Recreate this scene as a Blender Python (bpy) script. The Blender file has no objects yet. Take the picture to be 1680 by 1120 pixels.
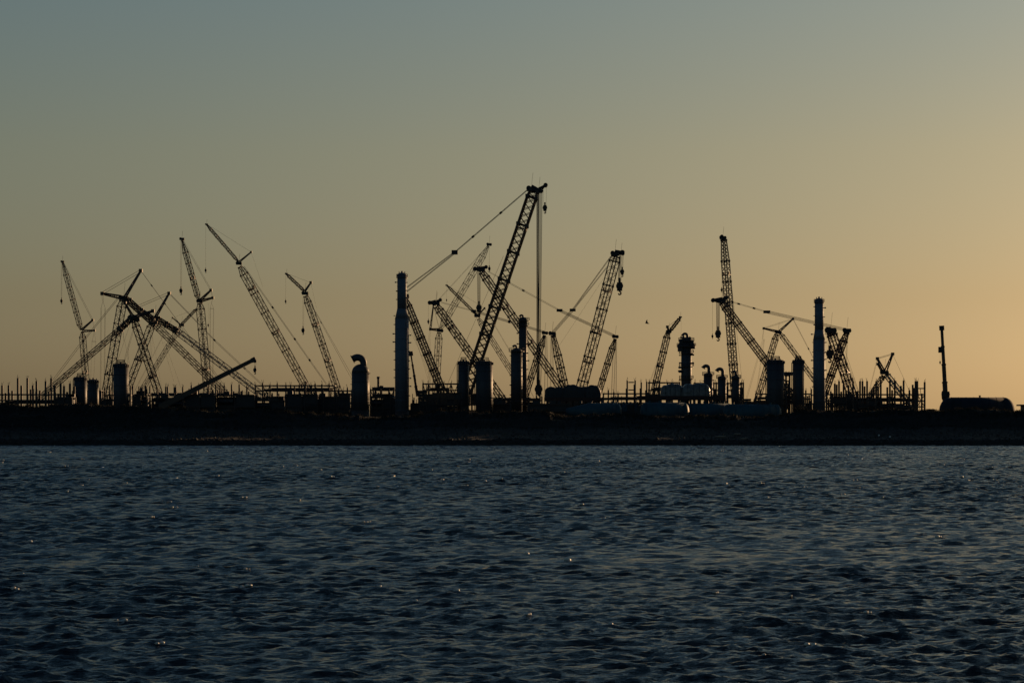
import bpy, math, random
import numpy as np
from mathutils import Vector, Matrix
random.seed(7)
rng = np.random.default_rng(11)
SC = bpy.context.scene
COL = SC.collection
R = math.radians

# ------------------------------------------------------------------ camera
CAMZ = 6.0
K = 36.0/100.0/1680.0          # metres per photo pixel per metre of distance
HOR = 698.0
cd = bpy.data.cameras.new('camera'); cam = bpy.data.objects.new('camera', cd); COL.objects.link(cam)
cam.location = (0, 0, CAMZ); cam.rotation_euler = (R(90), 0, 0)
cd.lens = 100; cd.sensor_width = 36; cd.shift_y = (HOR-560)/1680.0
cd.clip_start = 1; cd.clip_end = 30000
SC.camera = cam

# ------------------------------------------------------------------ sky and sun
SUN_AZ, SUN_EL = 40.0, 8.0      # to the right of the view, low behind the site
SKYTINT = [(1.1,1.0,.92),(1.08,.96,.86),(1.06,.85,.64),(1.15,.93,.64),(1.06,.97,.75),(.76,.92,.86),(.56,.76,.76),(.5,.6,.64)]
w = bpy.data.worlds.new('World'); SC.world = w; w.use_nodes = True
nt = w.node_tree; nt.nodes.clear()
sky = nt.nodes.new('ShaderNodeTexSky'); sky.sky_type = 'NISHITA'; sky.sun_disc = False
sky.sun_elevation = R(SUN_EL); sky.sun_rotation = R(SUN_AZ)
sky.air_density = 0.8; sky.dust_density = 1.5; sky.ozone_density = 2.5
bg = nt.nodes.new('ShaderNodeBackground'); bg.inputs['Strength'].default_value = 0.06
out = nt.nodes.new('ShaderNodeOutputWorld')
# warm evening grade of the low sky by elevation, fading to the plain sky overhead
tcw = nt.nodes.new('ShaderNodeTexCoord'); sep = nt.nodes.new('ShaderNodeSeparateXYZ')
rmp = nt.nodes.new('ShaderNodeValToRGB'); mul = nt.nodes.new('ShaderNodeVectorMath'); mul.operation = 'MULTIPLY'
sc2 = nt.nodes.new('ShaderNodeVectorMath'); sc2.operation = 'SCALE'; sc2.inputs['Scale'].default_value = 2.0
e = rmp.color_ramp.elements; e[0].position = 0.0; e[1].position = 1.0
for p in (.0124, .0445, .096, .148, .22, .42): e.new(p)
for el, c in zip(e, SKYTINT): el.color = (c[0]/2, c[1]/2, c[2]/2, 1)
nt.links.new(tcw.outputs['Generated'], sep.inputs[0]); nt.links.new(sep.outputs['Z'], rmp.inputs[0])
nt.links.new(rmp.outputs[0], sc2.inputs[0]); nt.links.new(sky.outputs[0], mul.inputs[0]); nt.links.new(sc2.outputs[0], mul.inputs[1])
nt.links.new(mul.outputs[0], bg.inputs['Color']); nt.links.new(bg.outputs[0], out.inputs[0])
sd = bpy.data.lights.new('sun', 'SUN'); sun = bpy.data.objects.new('sun', sd); COL.objects.link(sun)
sd.energy = 5.0; sd.angle = R(0.5); sd.color = (1.0, 0.62, 0.32)
sv = Vector((math.sin(R(SUN_AZ))*math.cos(R(SUN_EL)), math.cos(R(SUN_AZ))*math.cos(R(SUN_EL)), math.sin(R(SUN_EL))))
sun.rotation_euler = sv.to_track_quat('Z', 'Y').to_euler()
SC.view_settings.view_transform = 'Standard'; SC.view_settings.look = 'None'
SC.view_settings.gamma = 1; SC.view_settings.use_curve_mapping = False
SC.view_settings.exposure = 0.0

# ------------------------------------------------------------------ helpers
def P(px, py, Y):
    s = Y*K
    return Vector(((px-840)*s, Y, CAMZ-(py-HOR)*s))
def mat(name, col, rough=.6, metal=0., noise=None, col2=None, bump=0., nscale=.5, stretch=(1, 1, 1), ior=1.45):
    m = bpy.data.materials.new(name); m.use_nodes = True
    t = m.node_tree; b = t.nodes['Principled BSDF']
    b.inputs['Base Color'].default_value = (*col, 1); b.inputs['Roughness'].default_value = rough
    b.inputs['Metallic'].default_value = metal; b.inputs['IOR'].default_value = ior
    if col2:
        tc = t.nodes.new('ShaderNodeTexCoord'); mp = t.nodes.new('ShaderNodeMapping'); mp.inputs['Scale'].default_value = stretch
        n = t.nodes.new('ShaderNodeTexNoise'); n.inputs['Scale'].default_value = nscale; n.inputs['Detail'].default_value = 7
        cr = t.nodes.new('ShaderNodeValToRGB')
        cr.color_ramp.elements[0].position = .38; cr.color_ramp.elements[1].position = .66
        cr.color_ramp.elements[0].color = (*col, 1); cr.color_ramp.elements[1].color = (*col2, 1)
        t.links.new(tc.outputs['Object'], mp.inputs[0]); t.links.new(mp.outputs[0], n.inputs['Vector'])
        t.links.new(n.outputs['Fac'], cr.inputs[0]); t.links.new(cr.outputs[0], b.inputs['Base Color'])
        if bump:
            bn = t.nodes.new('ShaderNodeBump'); bn.inputs['Strength'].default_value = bump; bn.inputs['Distance'].default_value = .2
            t.links.new(n.outputs['Fac'], bn.inputs['Height']); t.links.new(bn.outputs[0], b.inputs['Normal'])
    return m
M = dict(
    boom=mat('crane_boom_paint', (.045, .03, .022), .45, col2=(.075, .04, .022), nscale=.3),
    boomred=mat('crane_red_paint', (.07, .018, .012), .42, col2=(.05, .02, .014), nscale=.3),
    boomglint=mat('crane_glint_paint', (.3, .28, .24), .25, .7, col2=(.2, .18, .16), nscale=.3),  # paler than the other booms: sun glints on the jibs put into the colour
    dark=mat('dark_machinery', (.02, .019, .018), .6, col2=(.035, .03, .025), nscale=.6),
    rope=mat('steel_rope', (.03, .028, .025), .5, .4),
    clad=mat('vessel_cladding', (.12, .14, .165), .65, 0, col2=(.085, .10, .118), nscale=.35, stretch=(1, 1, .12), bump=.15),
    cladd=mat('silo_cladding', (.05, .053, .058), .6, 0, col2=(.032, .035, .04), nscale=.4, stretch=(1, 1, .1)),
    teal=mat('teal_vessel_paint', (.02, .075, .095), .62, col2=(.014, .05, .066), nscale=.25),
    navy=mat('navy_vessel_paint', (.010, .015, .026), .8, col2=(.007, .011, .018), bump=.01, nscale=.25),
    wrap=mat('plastic_wrap', (.17, .16, .15), .3, col2=(.09, .085, .08), nscale=1.2, bump=.9),
    steel=mat('structural_steel', (.035, .03, .028), .6, col2=(.05, .034, .025), nscale=.5),
    conc=mat('cast_concrete', (.06, .06, .058), .8, col2=(.04, .04, .038), nscale=.4),
    panel=mat('wall_panel', (.03, .03, .03), .6, col2=(.02, .02, .022), nscale=.3),
    deck=mat('red_oxide_deck', (.06, .02, .014), .65, col2=(.04, .016, .012), nscale=.4),
    rock=mat('rubble_rock', (.03, .029, .027), .85, col2=(.012, .012, .012), nscale=1.5),
    wood=mat('bleached_driftwood', (.30, .24, .17), .5, col2=(.2, .15, .1), nscale=3),
    grass=mat('dry_grass', (.014, .013, .006), .95, col2=(.008, .009, .004), nscale=.2),
    ground=mat('rough_ground', (.010, .009, .007), .95, col2=(.015, .013, .009), nscale=.08, bump=.5),
    bird=mat('dark_feathers', (.02, .02, .02), .8),
)
class MB:
    def __init__(s): s.v = []; s.f = []
    def bar(s, a, b, r, n=4, r2=None):
        a = Vector(a); b = Vector(b); d = b-a
        if d.length < 1e-6: return s
        d.normalize(); u = d.orthogonal().normalized(); w_ = d.cross(u); r2 = r if r2 is None else r2
        o = len(s.v)
        for p, rr in ((a, r), (b, r2)):
            for i in range(n):
                t = 2*math.pi*(i+.5)/n
                s.v.append(p+u*math.cos(t)*rr+w_*math.sin(t)*rr)
        for i in range(n):
            j = (i+1) % n; s.f.append((o+i, o+j, o+n+j, o+n+i))
        s.f.append(tuple(o+i for i in range(n))[::-1]); s.f.append(tuple(o+n+i for i in range(n)))
        return s
    def path(s, pts, r, n=8):
        rs = r if isinstance(r, (list, tuple)) else [r]*len(pts)
        pts = [Vector(p) for p in pts]; o = len(s.v); u = None
        for i, p in enumerate(pts):
            d = (pts[min(i+1, len(pts)-1)]-pts[max(i-1, 0)]).normalized()
            if u is None: u = d.orthogonal().normalized()
            else: u = (u-d*u.dot(d)).normalized()
            w_ = d.cross(u)
            for k in range(n):
                t = 2*math.pi*k/n; s.v.append(p+u*math.cos(t)*rs[i]+w_*math.sin(t)*rs[i])
        for i in range(len(pts)-1):
            for k in range(n):
                j = (k+1) % n; a = o+i*n; s.f.append((a+k, a+j, a+n+j, a+n+k))
        s.f.append(tuple(o+k for k in range(n))[::-1]); e = o+(len(pts)-1)*n; s.f.append(tuple(e+k for k in range(n)))
        return s
    def box(s, c, sz, ax=None):
        c = Vector(c); ax = ax or (Vector((1, 0, 0)), Vector((0, 1, 0)), Vector((0, 0, 1))); o = len(s.v)
        for k in (-1, 1):
            for j in (-1, 1):
                for i in (-1, 1):
                    s.v.append(c+ax[0]*i*sz[0]/2+ax[1]*j*sz[1]/2+ax[2]*k*sz[2]/2)
        for f in ((0, 2, 3, 1), (4, 5, 7, 6), (0, 1, 5, 4), (2, 6, 7, 3), (0, 4, 6, 2), (1, 3, 7, 5)):
            s.f.append(tuple(o+i for i in f))
        return s
    def lathe(s, prof, c, n=32, ax='z'):
        c = Vector(c); o = len(s.v)
        for r, z in prof:
            for i in range(n):
                t = 2*math.pi*i/n; a, b = r*math.cos(t), r*math.sin(t)
                s.v.append(c+(Vector((a, b, z)) if ax == 'z' else Vector((z, a, b))))
        m = len(prof)
        for k in range(m-1):
            for i in range(n):
                j = (i+1) % n; s.f.append((o+k*n+i, o+k*n+j, o+(k+1)*n+j, o+(k+1)*n+i))
        s.f.append(tuple(o+i for i in range(n))[::-1]); s.f.append(tuple(o+(m-1)*n+i for i in range(n)))
        return s
    def blob(s, c, sz, seed=0, n=10, m=7, rough=.12):
        rr = random.Random(seed); c = Vector(c); o = len(s.v)
        for j in range(m+1):
            ph = -math.pi/2+math.pi*j/m
            for i in range(n):
                t = 2*math.pi*i/n; q = 1+rr.uniform(-rough, rough)
                s.v.append(c+Vector((math.cos(ph)*math.cos(t)*sz[0]*q, math.cos(ph)*math.sin(t)*sz[1]*q, math.sin(ph)*sz[2]*q)))
        for j in range(m):
            for i in range(n):
                k = (i+1) % n; s.f.append((o+j*n+i, o+j*n+k, o+(j+1)*n+k, o+(j+1)*n+i))
        return s
    def build(s, name, m, parent=None, smooth=False):
        off = parent['_w'] if parent is not None and '_w' in parent.keys() else None
        off = Vector(off) if off is not None else Vector((0, 0, 0))
        me = bpy.data.meshes.new(name); me.from_pydata([v-off for v in s.v], [], s.f)
        me.materials.append(m)
        if smooth:
            me.polygons.foreach_set('use_smooth', [len(p.vertices) == 4 for p in me.polygons])
        o = bpy.data.objects.new(name, me); COL.objects.link(o)
        if parent is not None: o.parent = parent
        o['_w'] = list(off)
        return o
def thing(name, label, cat, loc, group=None):
    o = bpy.data.objects.new(name, None); COL.objects.link(o); o.location = loc; o.empty_display_size = 1
    o['label'] = label; o['category'] = cat; o['_w'] = list(loc)
    if group: o['group'] = group
    return o
def tag(o, label, cat, group=None):
    o['label'] = label; o['category'] = cat
    if group: o['group'] = group
    return o
def struct(o, kind='structure'):
    o['kind'] = kind; return o
unit = MB().bar((0, 0, 0), (0, 0, 1), 1.0, 4)
unit_me = bpy.data.meshes.new('bar'); unit_me.from_pydata(unit.v, [], unit.f)
unit_cache = {}
def unit_bar(name, a, b, r, m, parent):
    """one bar as its own object, sharing one mesh per material"""
    if m.name not in unit_cache:
        me = unit_me.copy(); me.materials.append(m); unit_cache[m.name] = me
    a = Vector(a); b = Vector(b); d = b-a
    o = bpy.data.objects.new(name, unit_cache[m.name]); COL.objects.link(o)
    q = d.to_track_quat('Z', 'Y')
    o.parent = parent; o.location = a-Vector(parent['_w']); o.rotation_mode = 'QUATERNION'; o.rotation_quaternion = q
    o.scale = (r, r, d.length); o['_w'] = list(Vector(parent['_w']))
    return o

# ------------------------------------------------------------------ terrain and water
GZ = 8.5
crest = [(-900, 668), (0, 664), (60, 663), (200, 668), (250, 671), (330, 672), (480, 676), (560, 682), (690, 683), (720, 676), (900, 675),
         (935, 682), (1290, 683), (1310, 674), (1680, 673), (2600, 672)]
def lerp(x, pts):
    if x <= pts[0][0]: return pts[0][1]
    for (a, b), (c, d) in zip(pts, pts[1:]):
        if x <= c: return b+(d-b)*(x-a)/(c-a)
    return pts[-1][1]
def shore_y(x):
    return 849+3.0*np.sin(x*.021+1)+1.6*np.sin(x*.083)+.5*np.sin(x*.31+2)-abs(x)*.008
def ground_z(x, y):
    s = float(shore_y(x)); d = y-s
    px = x/(896*K)+840
    cz = CAMZ+(HOR-lerp(px, crest))*896*K
    n = .35*math.sin(x*.13+y*.09)+.25*math.sin(x*.31-y*.21)+.15*math.sin(x*.77+y*.4)
    prof = [(-60, -3), (-2, -.25), (0, 0), (5, 1.8), (9, 2.0), (20, 3.2), (34, 5.5), (46, cz), (51, cz-.1), (62, max(GZ, cz-2)), (90, GZ), (108, GZ), (400, GZ), (9000, GZ)]
    z = lerp(d, prof)
    n2 = .3*math.sin(x*.9+1)*math.sin(x*.37)+.22*math.sin(x*1.7+d*.3)+.5*math.sin(x*.051)*math.sin(x*.17+2)
    return z+(n*.5 if 6 < d < 150 else 0)+(n2 if 40 < d < 56 else 0)+(.12*math.sin(x*2.1)*math.sin(x*.7+d) if 0 < d < 8 else 0)
def build_ground():
    xs = sorted(set(list(np.arange(-330, 331, 1.5))+[-6000, -3000, -1500, -800, -500, -400, 400, 500, 800, 1500, 3000, 6000]))
    ds = [-60, -20, -4, -1.5, -.5, 0, .5, 1, 2, 3, 4, 5, 6, 7.5, 9, 12, 16, 20, 25, 28, 31, 34, 37, 40, 42, 44, 45, 46, 47, 49, 51, 54, 58, 62, 75, 90, 108, 115, 130, 150, 200, 300, 600, 1200, 3000, 9000]
    v = []; f = []
    for x in xs:
        s = float(shore_y(max(-400, min(400, x))))
        for d in ds: v.append((x, s+d, ground_z(max(-400, min(400, x)), s+d)))
    n = len(ds)
    for i in range(len(xs)-1):
        for j in range(n-1):
            a = i*n+j; f.append((a, a+n, a+n+1, a+1))
    me = bpy.data.meshes.new('ground'); me.from_pydata(v, [], f); me.materials.append(M['ground'])
    o = bpy.data.objects.new('ground', me); COL.objects.link(o); struct(o)
build_ground()

def build_water():
    # wave set: chop running mostly across and towards the camera
    NW = 110
    lam = np.exp(rng.uniform(np.log(.28), np.log(4.6), NW)); lam.sort()
    th = R(-97)+rng.normal(0, R(46), NW)
    kx, ky = np.cos(th)*2*np.pi/lam, np.sin(th)*2*np.pi/lam
    slope = WAVE_SLOPE*np.where(lam < 1.3, 1.0, (1.3/lam)**1.1)/np.sqrt(NW)*1.4
    amp = slope*lam/(2*np.pi); ph = rng.uniform(0, 6.28, NW)
    def grid(x0, x1, y0, y1, d, dy, base):
        xs = np.arange(int(round((x1-x0)/d))+1)*d+x0; ys = np.arange(int(round((y1-y0)/dy))+1)*dy+y0
        X, Y = np.meshgrid(xs, ys, indexing='ij'); X = X.ravel(); Y = Y.ravel()
        gust = 1+.22*np.sin(X*.045+1.3*np.sin(Y*.018))*np.sin(Y*.031+.8*np.sin(X*.05+2))+.15*np.sin(X*.19+Y*.07)*np.sin(Y*.11-X*.05)
        dx = np.zeros_like(X); dyy = np.zeros_like(X); Z = np.zeros_like(X)
        for i in range(NW):
            if lam[i] < 1.7*dy: continue
            lmin = np.clip(.0036*Y, .28, 1.3); sf = np.clip((lam[i]/lmin-.8)/.5, 0, 1)*np.sqrt(2.55/np.log(3.6/lmin))*np.interp(Y, [60, 160, 300, 500], [1, 1.1, 1.2, 1.25])
            fade = np.clip((860-Y)/20, .15, 1)
            p = kx[i]*X+ky[i]*Y+ph[i]+.6*np.sin(X*.05+Y*.04+i)
            a = amp[i]*gust*fade*sf; Z += a*np.sin(p); c = a*np.cos(p)*.6
            kk = math.hypot(kx[i], ky[i]); dx += c*kx[i]/kk; dyy += c*ky[i]/kk
        V = np.stack([X+dx, Y+dyy, Z], 1); nx, ny = len(xs), len(ys)
        a = (np.arange(nx-1)[:, None]*ny+np.arange(ny-1)[None, :]).ravel()+base
        F = np.stack([a, a+ny, a+ny+1, a+1], 1)
        return V, F
    parts = [(-32, 32, 57, 120, .135, .135), (-70, 70, 120, 315, .34, .32), (-112, 112, 315, 500, .6, .42), (-200, 200, 500, 862, 1.0, .62)]
    VS = []; FS = []; base = 0
    for q in parts:
        V, F = grid(*q, base); VS.append(V); FS.append(F); base += len(V)
    # quiet water round about
    ring = [(-6000, -5, -200, 900), (200, -5, 6000, 900), (-200, -5, -32, 120), (32, -5, 200, 120), (-32, -5, 32, 57), (-200, 120, -70, 315), (70, 120, 200, 315), (-200, 315, -112, 500), (112, 315, 200, 500), (-6000, -3000, 6000, -5)]
    for x0, y0, x1, y1 in ring:
        VS.append(np.array([(x0, y0, 0), (x1, y0, 0), (x1, y1, 0), (x0, y1, 0)], float)); FS.append(np.array([[base, base+1, base+2, base+3]])); base += 4
    V = np.concatenate(VS); F = np.concatenate(FS)
    me = bpy.data.meshes.new('water'); me.vertices.add(len(V)); me.vertices.foreach_set('co', V.ravel().astype(np.float32))
    me.loops.add(F.size); me.loops.foreach_set('vertex_index', F.ravel().astype(np.int32))
    me.polygons.add(len(F)); me.polygons.foreach_set('loop_start', (np.arange(len(F))*4).astype(np.int32))
    me.polygons.foreach_set('use_smooth', np.ones(len(F), bool)); me.update(calc_edges=True)
    m = bpy.data.materials.new('sea_water'); m.use_nodes = True; t = m.node_tree; b = t.nodes['Principled BSDF']
    b.inputs['Base Color'].default_value = (.003, .008, .011, 1); b.inputs['Roughness'].default_value = .16; b.inputs['IOR'].default_value = 1.333
    g = t.nodes.new('ShaderNodeNewGeometry')
    def noise(scale, detail, rough, stretch):
        mp = t.nodes.new('ShaderNodeMapping'); mp.inputs['Scale'].default_value = stretch
        n = t.nodes.new('ShaderNodeTexNoise'); n.inputs['Scale'].default_value = scale; n.inputs['Detail'].default_value = detail; n.inputs['Roughness'].default_value = rough
        t.links.new(g.outputs['Position'], mp.inputs[0]); t.links.new(mp.outputs[0], n.inputs['Vector']); return n.outputs['Fac']
    def bump(h, dist, prev):
        bn = t.nodes.new('ShaderNodeBump'); bn.inputs['Strength'].default_value = 1; bn.inputs['Distance'].default_value = dist
        t.links.new(h, bn.inputs['Height'])
        if prev: t.links.new(prev, bn.inputs['Normal'])
        return bn.outputs[0]
    nb = bump(noise(.8, 4, .65, (.6, 1.2, 1)), BUMP[0], None)
    sp = t.nodes.new('ShaderNodeSeparateXYZ'); t.links.new(g.outputs['Position'], sp.inputs[0])
    mr = t.nodes.new('ShaderNodeMapRange'); mr.inputs['From Min'].default_value = 60; mr.inputs['From Max'].default_value = 420; mr.inputs['To Min'].default_value = 1; mr.inputs['To Max'].default_value = 2.0
    t.links.new(sp.outputs['Y'], mr.inputs['Value']); ml = t.nodes.new('ShaderNodeMath'); ml.operation = 'MULTIPLY'
    t.links.new(noise(2.0, 4, .65, (.6, 1.2, 1)), ml.inputs[0]); t.links.new(mr.outputs[0], ml.inputs[1])
    nb = bump(ml.outputs[0], BUMP[1], nb)
    nb = bump(noise(7.0, 4, .6, (.7, 1.2, 1)), BUMP[2], nb)
    t.links.new(nb, b.inputs['Normal'])
    me.materials.append(m)
    o = bpy.data.objects.new('water', me); COL.objects.link(o); struct(o)
    # small pale lumps added on the crests to stand in for sun glints
    fm = mat('sea_glint_foam', (.8, .74, .62), .35); mb = MB(); rf = np.random.default_rng(5)
    for Vq, cnt, r0 in ((VS[0], 26, .05), (VS[1], 50, .085), (VS[2], 30, .11), (VS[3], 14, .13)):
        z = Vq[:, 2]; cand = np.nonzero(z > np.quantile(z, .94))[0]
        cand = cand[np.abs(Vq[cand, 0]) < Vq[cand, 1]*.2]
        for i in rf.choice(cand, cnt, replace=False):
            for k in range(rf.integers(1, 4)):
                c = Vector(Vq[i])+Vector((rf.normal(0, r0*1.6), rf.normal(0, r0*2), r0*.1)); q = r0*rf.uniform(.4, 1.25)
                mb.blob(c, (q*1.5, q, q*.8), int(rf.integers(1e6)), 8, 5, .15)
    for k in range(46):
        x = rf.normal((1195-840)*K*850, 16) if k < 30 else rf.uniform(-150, 150); y = float(shore_y(x))-.25+rf.normal(0, .15); q = rf.uniform(.05, .16)
        mb.blob((x, y, .04), (q*2, q, q*.8), int(rf.integers(1e6)), 8, 5, .2)
    fo = mb.build('glint_foam', fm, None, True); fo['kind'] = 'stuff'; tag(fo, 'pale flecks standing in for sun glints on wave crests, froth along the shore', 'glint_foam')
WAVE_SLOPE = .36; BUMP = (.30, .17, .07)
build_water()
# ------------------------------------------------------------------ cranes
def gnd(px, Y): v = P(px, 690, Y); v.z = GZ; return v
class Crane:
    """all positions are picked at the crane's own distance Y; a third value moves a point nearer or farther"""
    def __init__(s, name, label, cat, Y, basex, m='boom', group='cranes working on the building site'):
        s.Y = Y; s.m = M[m]; s.root = thing(name, label, cat, gnd(basex, Y), group); s.bx = basex
    def p(s, q):
        dy = q[2] if len(q) > 2 else 0
        return P(q[0], q[1], s.Y+dy)
    def lat(s, kind, a, b, W, t0=.25, t1=.25, tl=.08, nsec=5, roll=20, ch=.17, lc=.075, single=False, foot=None, shape=1.0, x=False, platform=()):
        """lattice boom from a to b, W photo pixels wide, tapering to t0*W and t1*W over the end lengths tl"""
        A = s.p(a); B = s.p(b); d = (B-A); L = d.length; d.normalize()
        fwd = Vector((0, 1, 0)); sd_ = d.cross(fwd).normalized(); dp = sd_.cross(d).normalized()
        c, sn = math.cos(R(roll)), math.sin(R(roll))
        u = sd_*c+dp*sn; v = dp*c-sd_*sn
        w0 = W*s.Y*K/(c+sn*shape)
        if not isinstance(tl, tuple): tl = (tl, tl)
        def wd(t):
            k = 1.0
            if t < tl[0]: k = t0+(1-t0)*t/tl[0]
            if t > 1-tl[1]: k = min(k, t1+(1-t1)*(1-t)/tl[1])
            return w0*k
        def cor(t, i):
            ww = wd(t)/2; q = ((-1, -1), (1, -1), (1, 1), (-1, 1))[i]
            return A+d*L*t+u*q[0]*ww+v*q[1]*ww*shape
        cuts = sorted(set([0, 1]+[tl[0]]*(tl[0] > 0)+[1-tl[1]]*(tl[1] > 0)+[tl[0]+(1-tl[0]-tl[1])*i/(nsec) for i in range(1, nsec)]))
        for a0, a1 in zip(cuts, cuts[1:]):
            mb = MB()
            for i in range(4):
                mb.bar(cor(a0, i), cor(a1, i), ch)
            for tt in (a0+.002*(a1-a0), a1-.002*(a1-a0)):
                for i in range(4): mb.bar(cor(tt, i), cor(tt, (i+1) % 4), ch*.9)
            # pin connectors at the section joint
            for i in range(4): mb.box(cor(a1, i), (ch*3.4, ch*3.4, ch*3.4))
            sec = mb.build(kind+'_section', s.m, s.root)
            seg = (a1-a0)*L; wm = (wd(a0)+wd(a1))/2
            nb = max(2, int(round(seg/max(wm*.95, 1.6))))
            if nb % 2: nb += 1
            lac = MB()
            for k in range(nb):
                q0 = a0+(a1-a0)*k/nb; q1 = a0+(a1-a0)*(k+1)/nb
                for i in range(4):
                    j = (i+1) % 4
                    pa, pb = (cor(q0, i), cor(q1, j)) if (k+i) % 2 else (cor(q0, j), cor(q1, i))
                    if single and i in (0, 2): unit_bar('lacing_bar', pa, pb, lc, s.m, sec)
                    else: lac.bar(pa, pb, lc)
                    if x: 
                        pa, pb = (cor(q0, j), cor(q1, i)) if (k+i) % 2 else (cor(q0, i), cor(q1, j))
                        if single and i in (0, 2): unit_bar('lacing_bar', pa, pb, lc, s.m, sec)
                        else: lac.bar(pa, pb, lc)
                    if k and not x: lac.bar(cor(q0, i), cor(q0, j), lc*.8)
            if lac.v: lac.build('lacing', s.m, sec)
        for t in platform:
            q = A+d*L*t; mb = MB(); mb.box(q, (wd(t)*1.25, wd(t)*1.0*shape, .35), (u, v, d))
            for i in (-1, 1): mb.box(q+u*i*wd(t)*.5+d*.6, (.5, .5, 1.3), (u, v, d))
            mb.build('boom_platform', s.m, s.root)
    def strut(s, a, b, r=.22, gap=.9, n=6, name='strut'):
        """A-frame strut: two legs with rungs"""
        A = s.p(a); B = s.p(b); d = (B-A).normalized(); g = d.cross(Vector((0, 1, 0))).normalized()
        e = (Vector((0, 1, 0))*2+g*.8).normalized()*gap
        mb = MB()
        mb.bar(A+e, B+e*.35, r); mb.bar(A-e, B-e*.35, r)
        for i in range(n+1):
            t = (i+.3)/(n+1); f = 1-.65*t; mb.bar(A.lerp(B, t)+e*f, A.lerp(B, t)-e*f, r*.55)
            if i < n:
                t2 = (i+1.3)/(n+1); f2 = 1-.65*t2; sg = 1 if i % 2 else -1
                mb.bar(A.lerp(B, t)+e*f*sg, A.lerp(B, t2)-e*f2*sg, r*.45)
        mb.box(B, (r*4, r*7, r*4)); mb.build(name, s.m, s.root)
    def line(s, a, b, r=.07, n=1, gap=.5, name='pendant_line', joints=(), sag=0.0):
        A = s.p(a); B = s.p(b); d = (B-A).normalized(); g = (Vector((0, 1, 0))+d.cross(Vector((0, 1, 0)))*.9).normalized()
        for k in range(n):
            o = g*gap*(k-(n-1)/2); mb = MB()
            pts = [A.lerp(B, i/6)+o-Vector((0, 0, sag*4*(i/6)*(1-i/6))) for i in range(7)] if sag else [A+o, B+o]
            mb.path(pts, r, 4)
            for t in joints: mb.bar(A.lerp(B, t)+o-d*.5, A.lerp(B, t)+o+d*.5, r*2.2)
            mb.build(name, M['rope'], s.root)
    def hook(s, top, bot, size=1.0, n=2, r=.045, gap=.5, double=0, name='hoist_rope'):
        A = s.p(top); B = s.p(bot); B = Vector((A.x+(B.x-A.x)*.999, A.y, B.z))
        mb = MB()
        for k in range(n):
            o = Vector((gap*(k-(n-1)/2), .25*(k % 2), 0)); mb.path([A+o, Vector((B.x, B.y, B.z))+o*.8], r, 4)
        mb.build(name, M['rope'], s.root)
        z = size; hb = MB()
        hb.bar(B-Vector((0, .34*z, .1*z)), B+Vector((0, .34*z, -.1*z)), .55*z, 14)
        hb.box(B-Vector((0, 0, .2*z)), (.8*z, .6*z, 1.3*z)); hb.box(B+Vector((0, 0, .75*z)), (.34*z, .3*z, .8*z))
        hb.bar(B-Vector((0, 0, .8*z)), B-Vector((0, 0, 1.0*z)), .16*z, 8)
        pts = [B+Vector((math.sin(t)*.22*z, 0, -1.2*z+math.cos(t)*.22*z)) for t in [i*.52 for i in range(10)]]
        hb.path(pts, [.12*z]*8+[.08*z, .03*z], 6)
        hb.build('hook_block', M['dark'], s.root)
    def head(s, q, sz=1.2, arm=None, armr=.3):
        """sheave head at the boom tip: cheek plates with sheaves between"""
        c = s.p(q); mb = MB()
        for k in (-1, 1): mb.box(c+Vector((0, k*sz*.42, 0)), (sz*1.25, .12, sz*.6))
        for k, (ox, oz) in enumerate(((-.38, .1), (.38, -.05))):
            cc = c+Vector((ox*sz, 0, oz*sz)); n = 12; o = len(mb.v)
            mb.bar(cc-Vector((0, .3*sz, 0)), cc+Vector((0, .3*sz, 0)), .34*sz, 12)
        mb.bar(c+Vector((0, 0, .3*sz)), c+Vector((.2*sz, 0, 2.2*sz)), .04)
        mb.build('boom_head', M['dark'], s.root)
        if arm:
            e = s.p(arm); mb = MB(); off = Vector((0, .35*sz, 0))
            for k in (-1, 1):
                mb.bar(c+off*k+Vector((0, 0, .35*sz)), e+off*k*.5, armr); mb.bar(c+off*k-Vector((0, 0, .35*sz)), e+off*k*.5, armr*.8)
            mb.bar(e-Vector((0, .4*sz, 0)), e+Vector((0, .4*sz, 0)), .36*sz, 12); mb.bar(c.lerp(e, .5)-off, c.lerp(e, .5)+off, armr*.7)
            mb.build('head_arm', M['dark'], s.root)
    def body(s, face=-1, size=1.0, gantry=None):
        """crawler undercarriage, turntable, engine house, cab and counterweights"""
        c = Vector(s.root['_w']); z = size; m = M['dark']
        X = Vector((1, 0, 0)); Y_ = Vector((0, 1, 0)); Z = Vector((0, 0, 1))
        for k in (-1, 1):
            mb = MB(); cc = c+Y_*k*3.2*z
            L, H, W_ = 9.5*z, 1.5*z, 1.2*z
            prof = [(-L/2+.5*z, 0), (L/2-.5*z, 0), (L/2, H*.45), (L/2-.4*z, H*.95), (L/2-.8*z, H), (-L/2+.8*z, H), (-L/2+.4*z, H*.95), (-L/2, H*.45)]
            o = len(mb.v)
            for yy in (-W_/2, W_/2):
                for (a, b) in prof: mb.v.append(cc+X*a+Y_*yy+Z*b)
            n = len(prof)
            for i in range(n): j = (i+1) % n; mb.f.append((o+i, o+j, o+n+j, o+n+i))
            mb.f.append(tuple(range(o, o+n))); mb.f.append(tuple(range(o+n, o+2*n))[::-1])
            tr = mb.build('crawler_track', m, s.root)
            pd = MB()
            for i in range(14): pd.box(cc+X*(-L/2+.9*z+i*(L-1.8*z)/13)+Z*(H+.06), (.42*z, W_*1.06, .14))
            pd.build('track_pad', m, tr)['kind'] = 'stuff'
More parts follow.
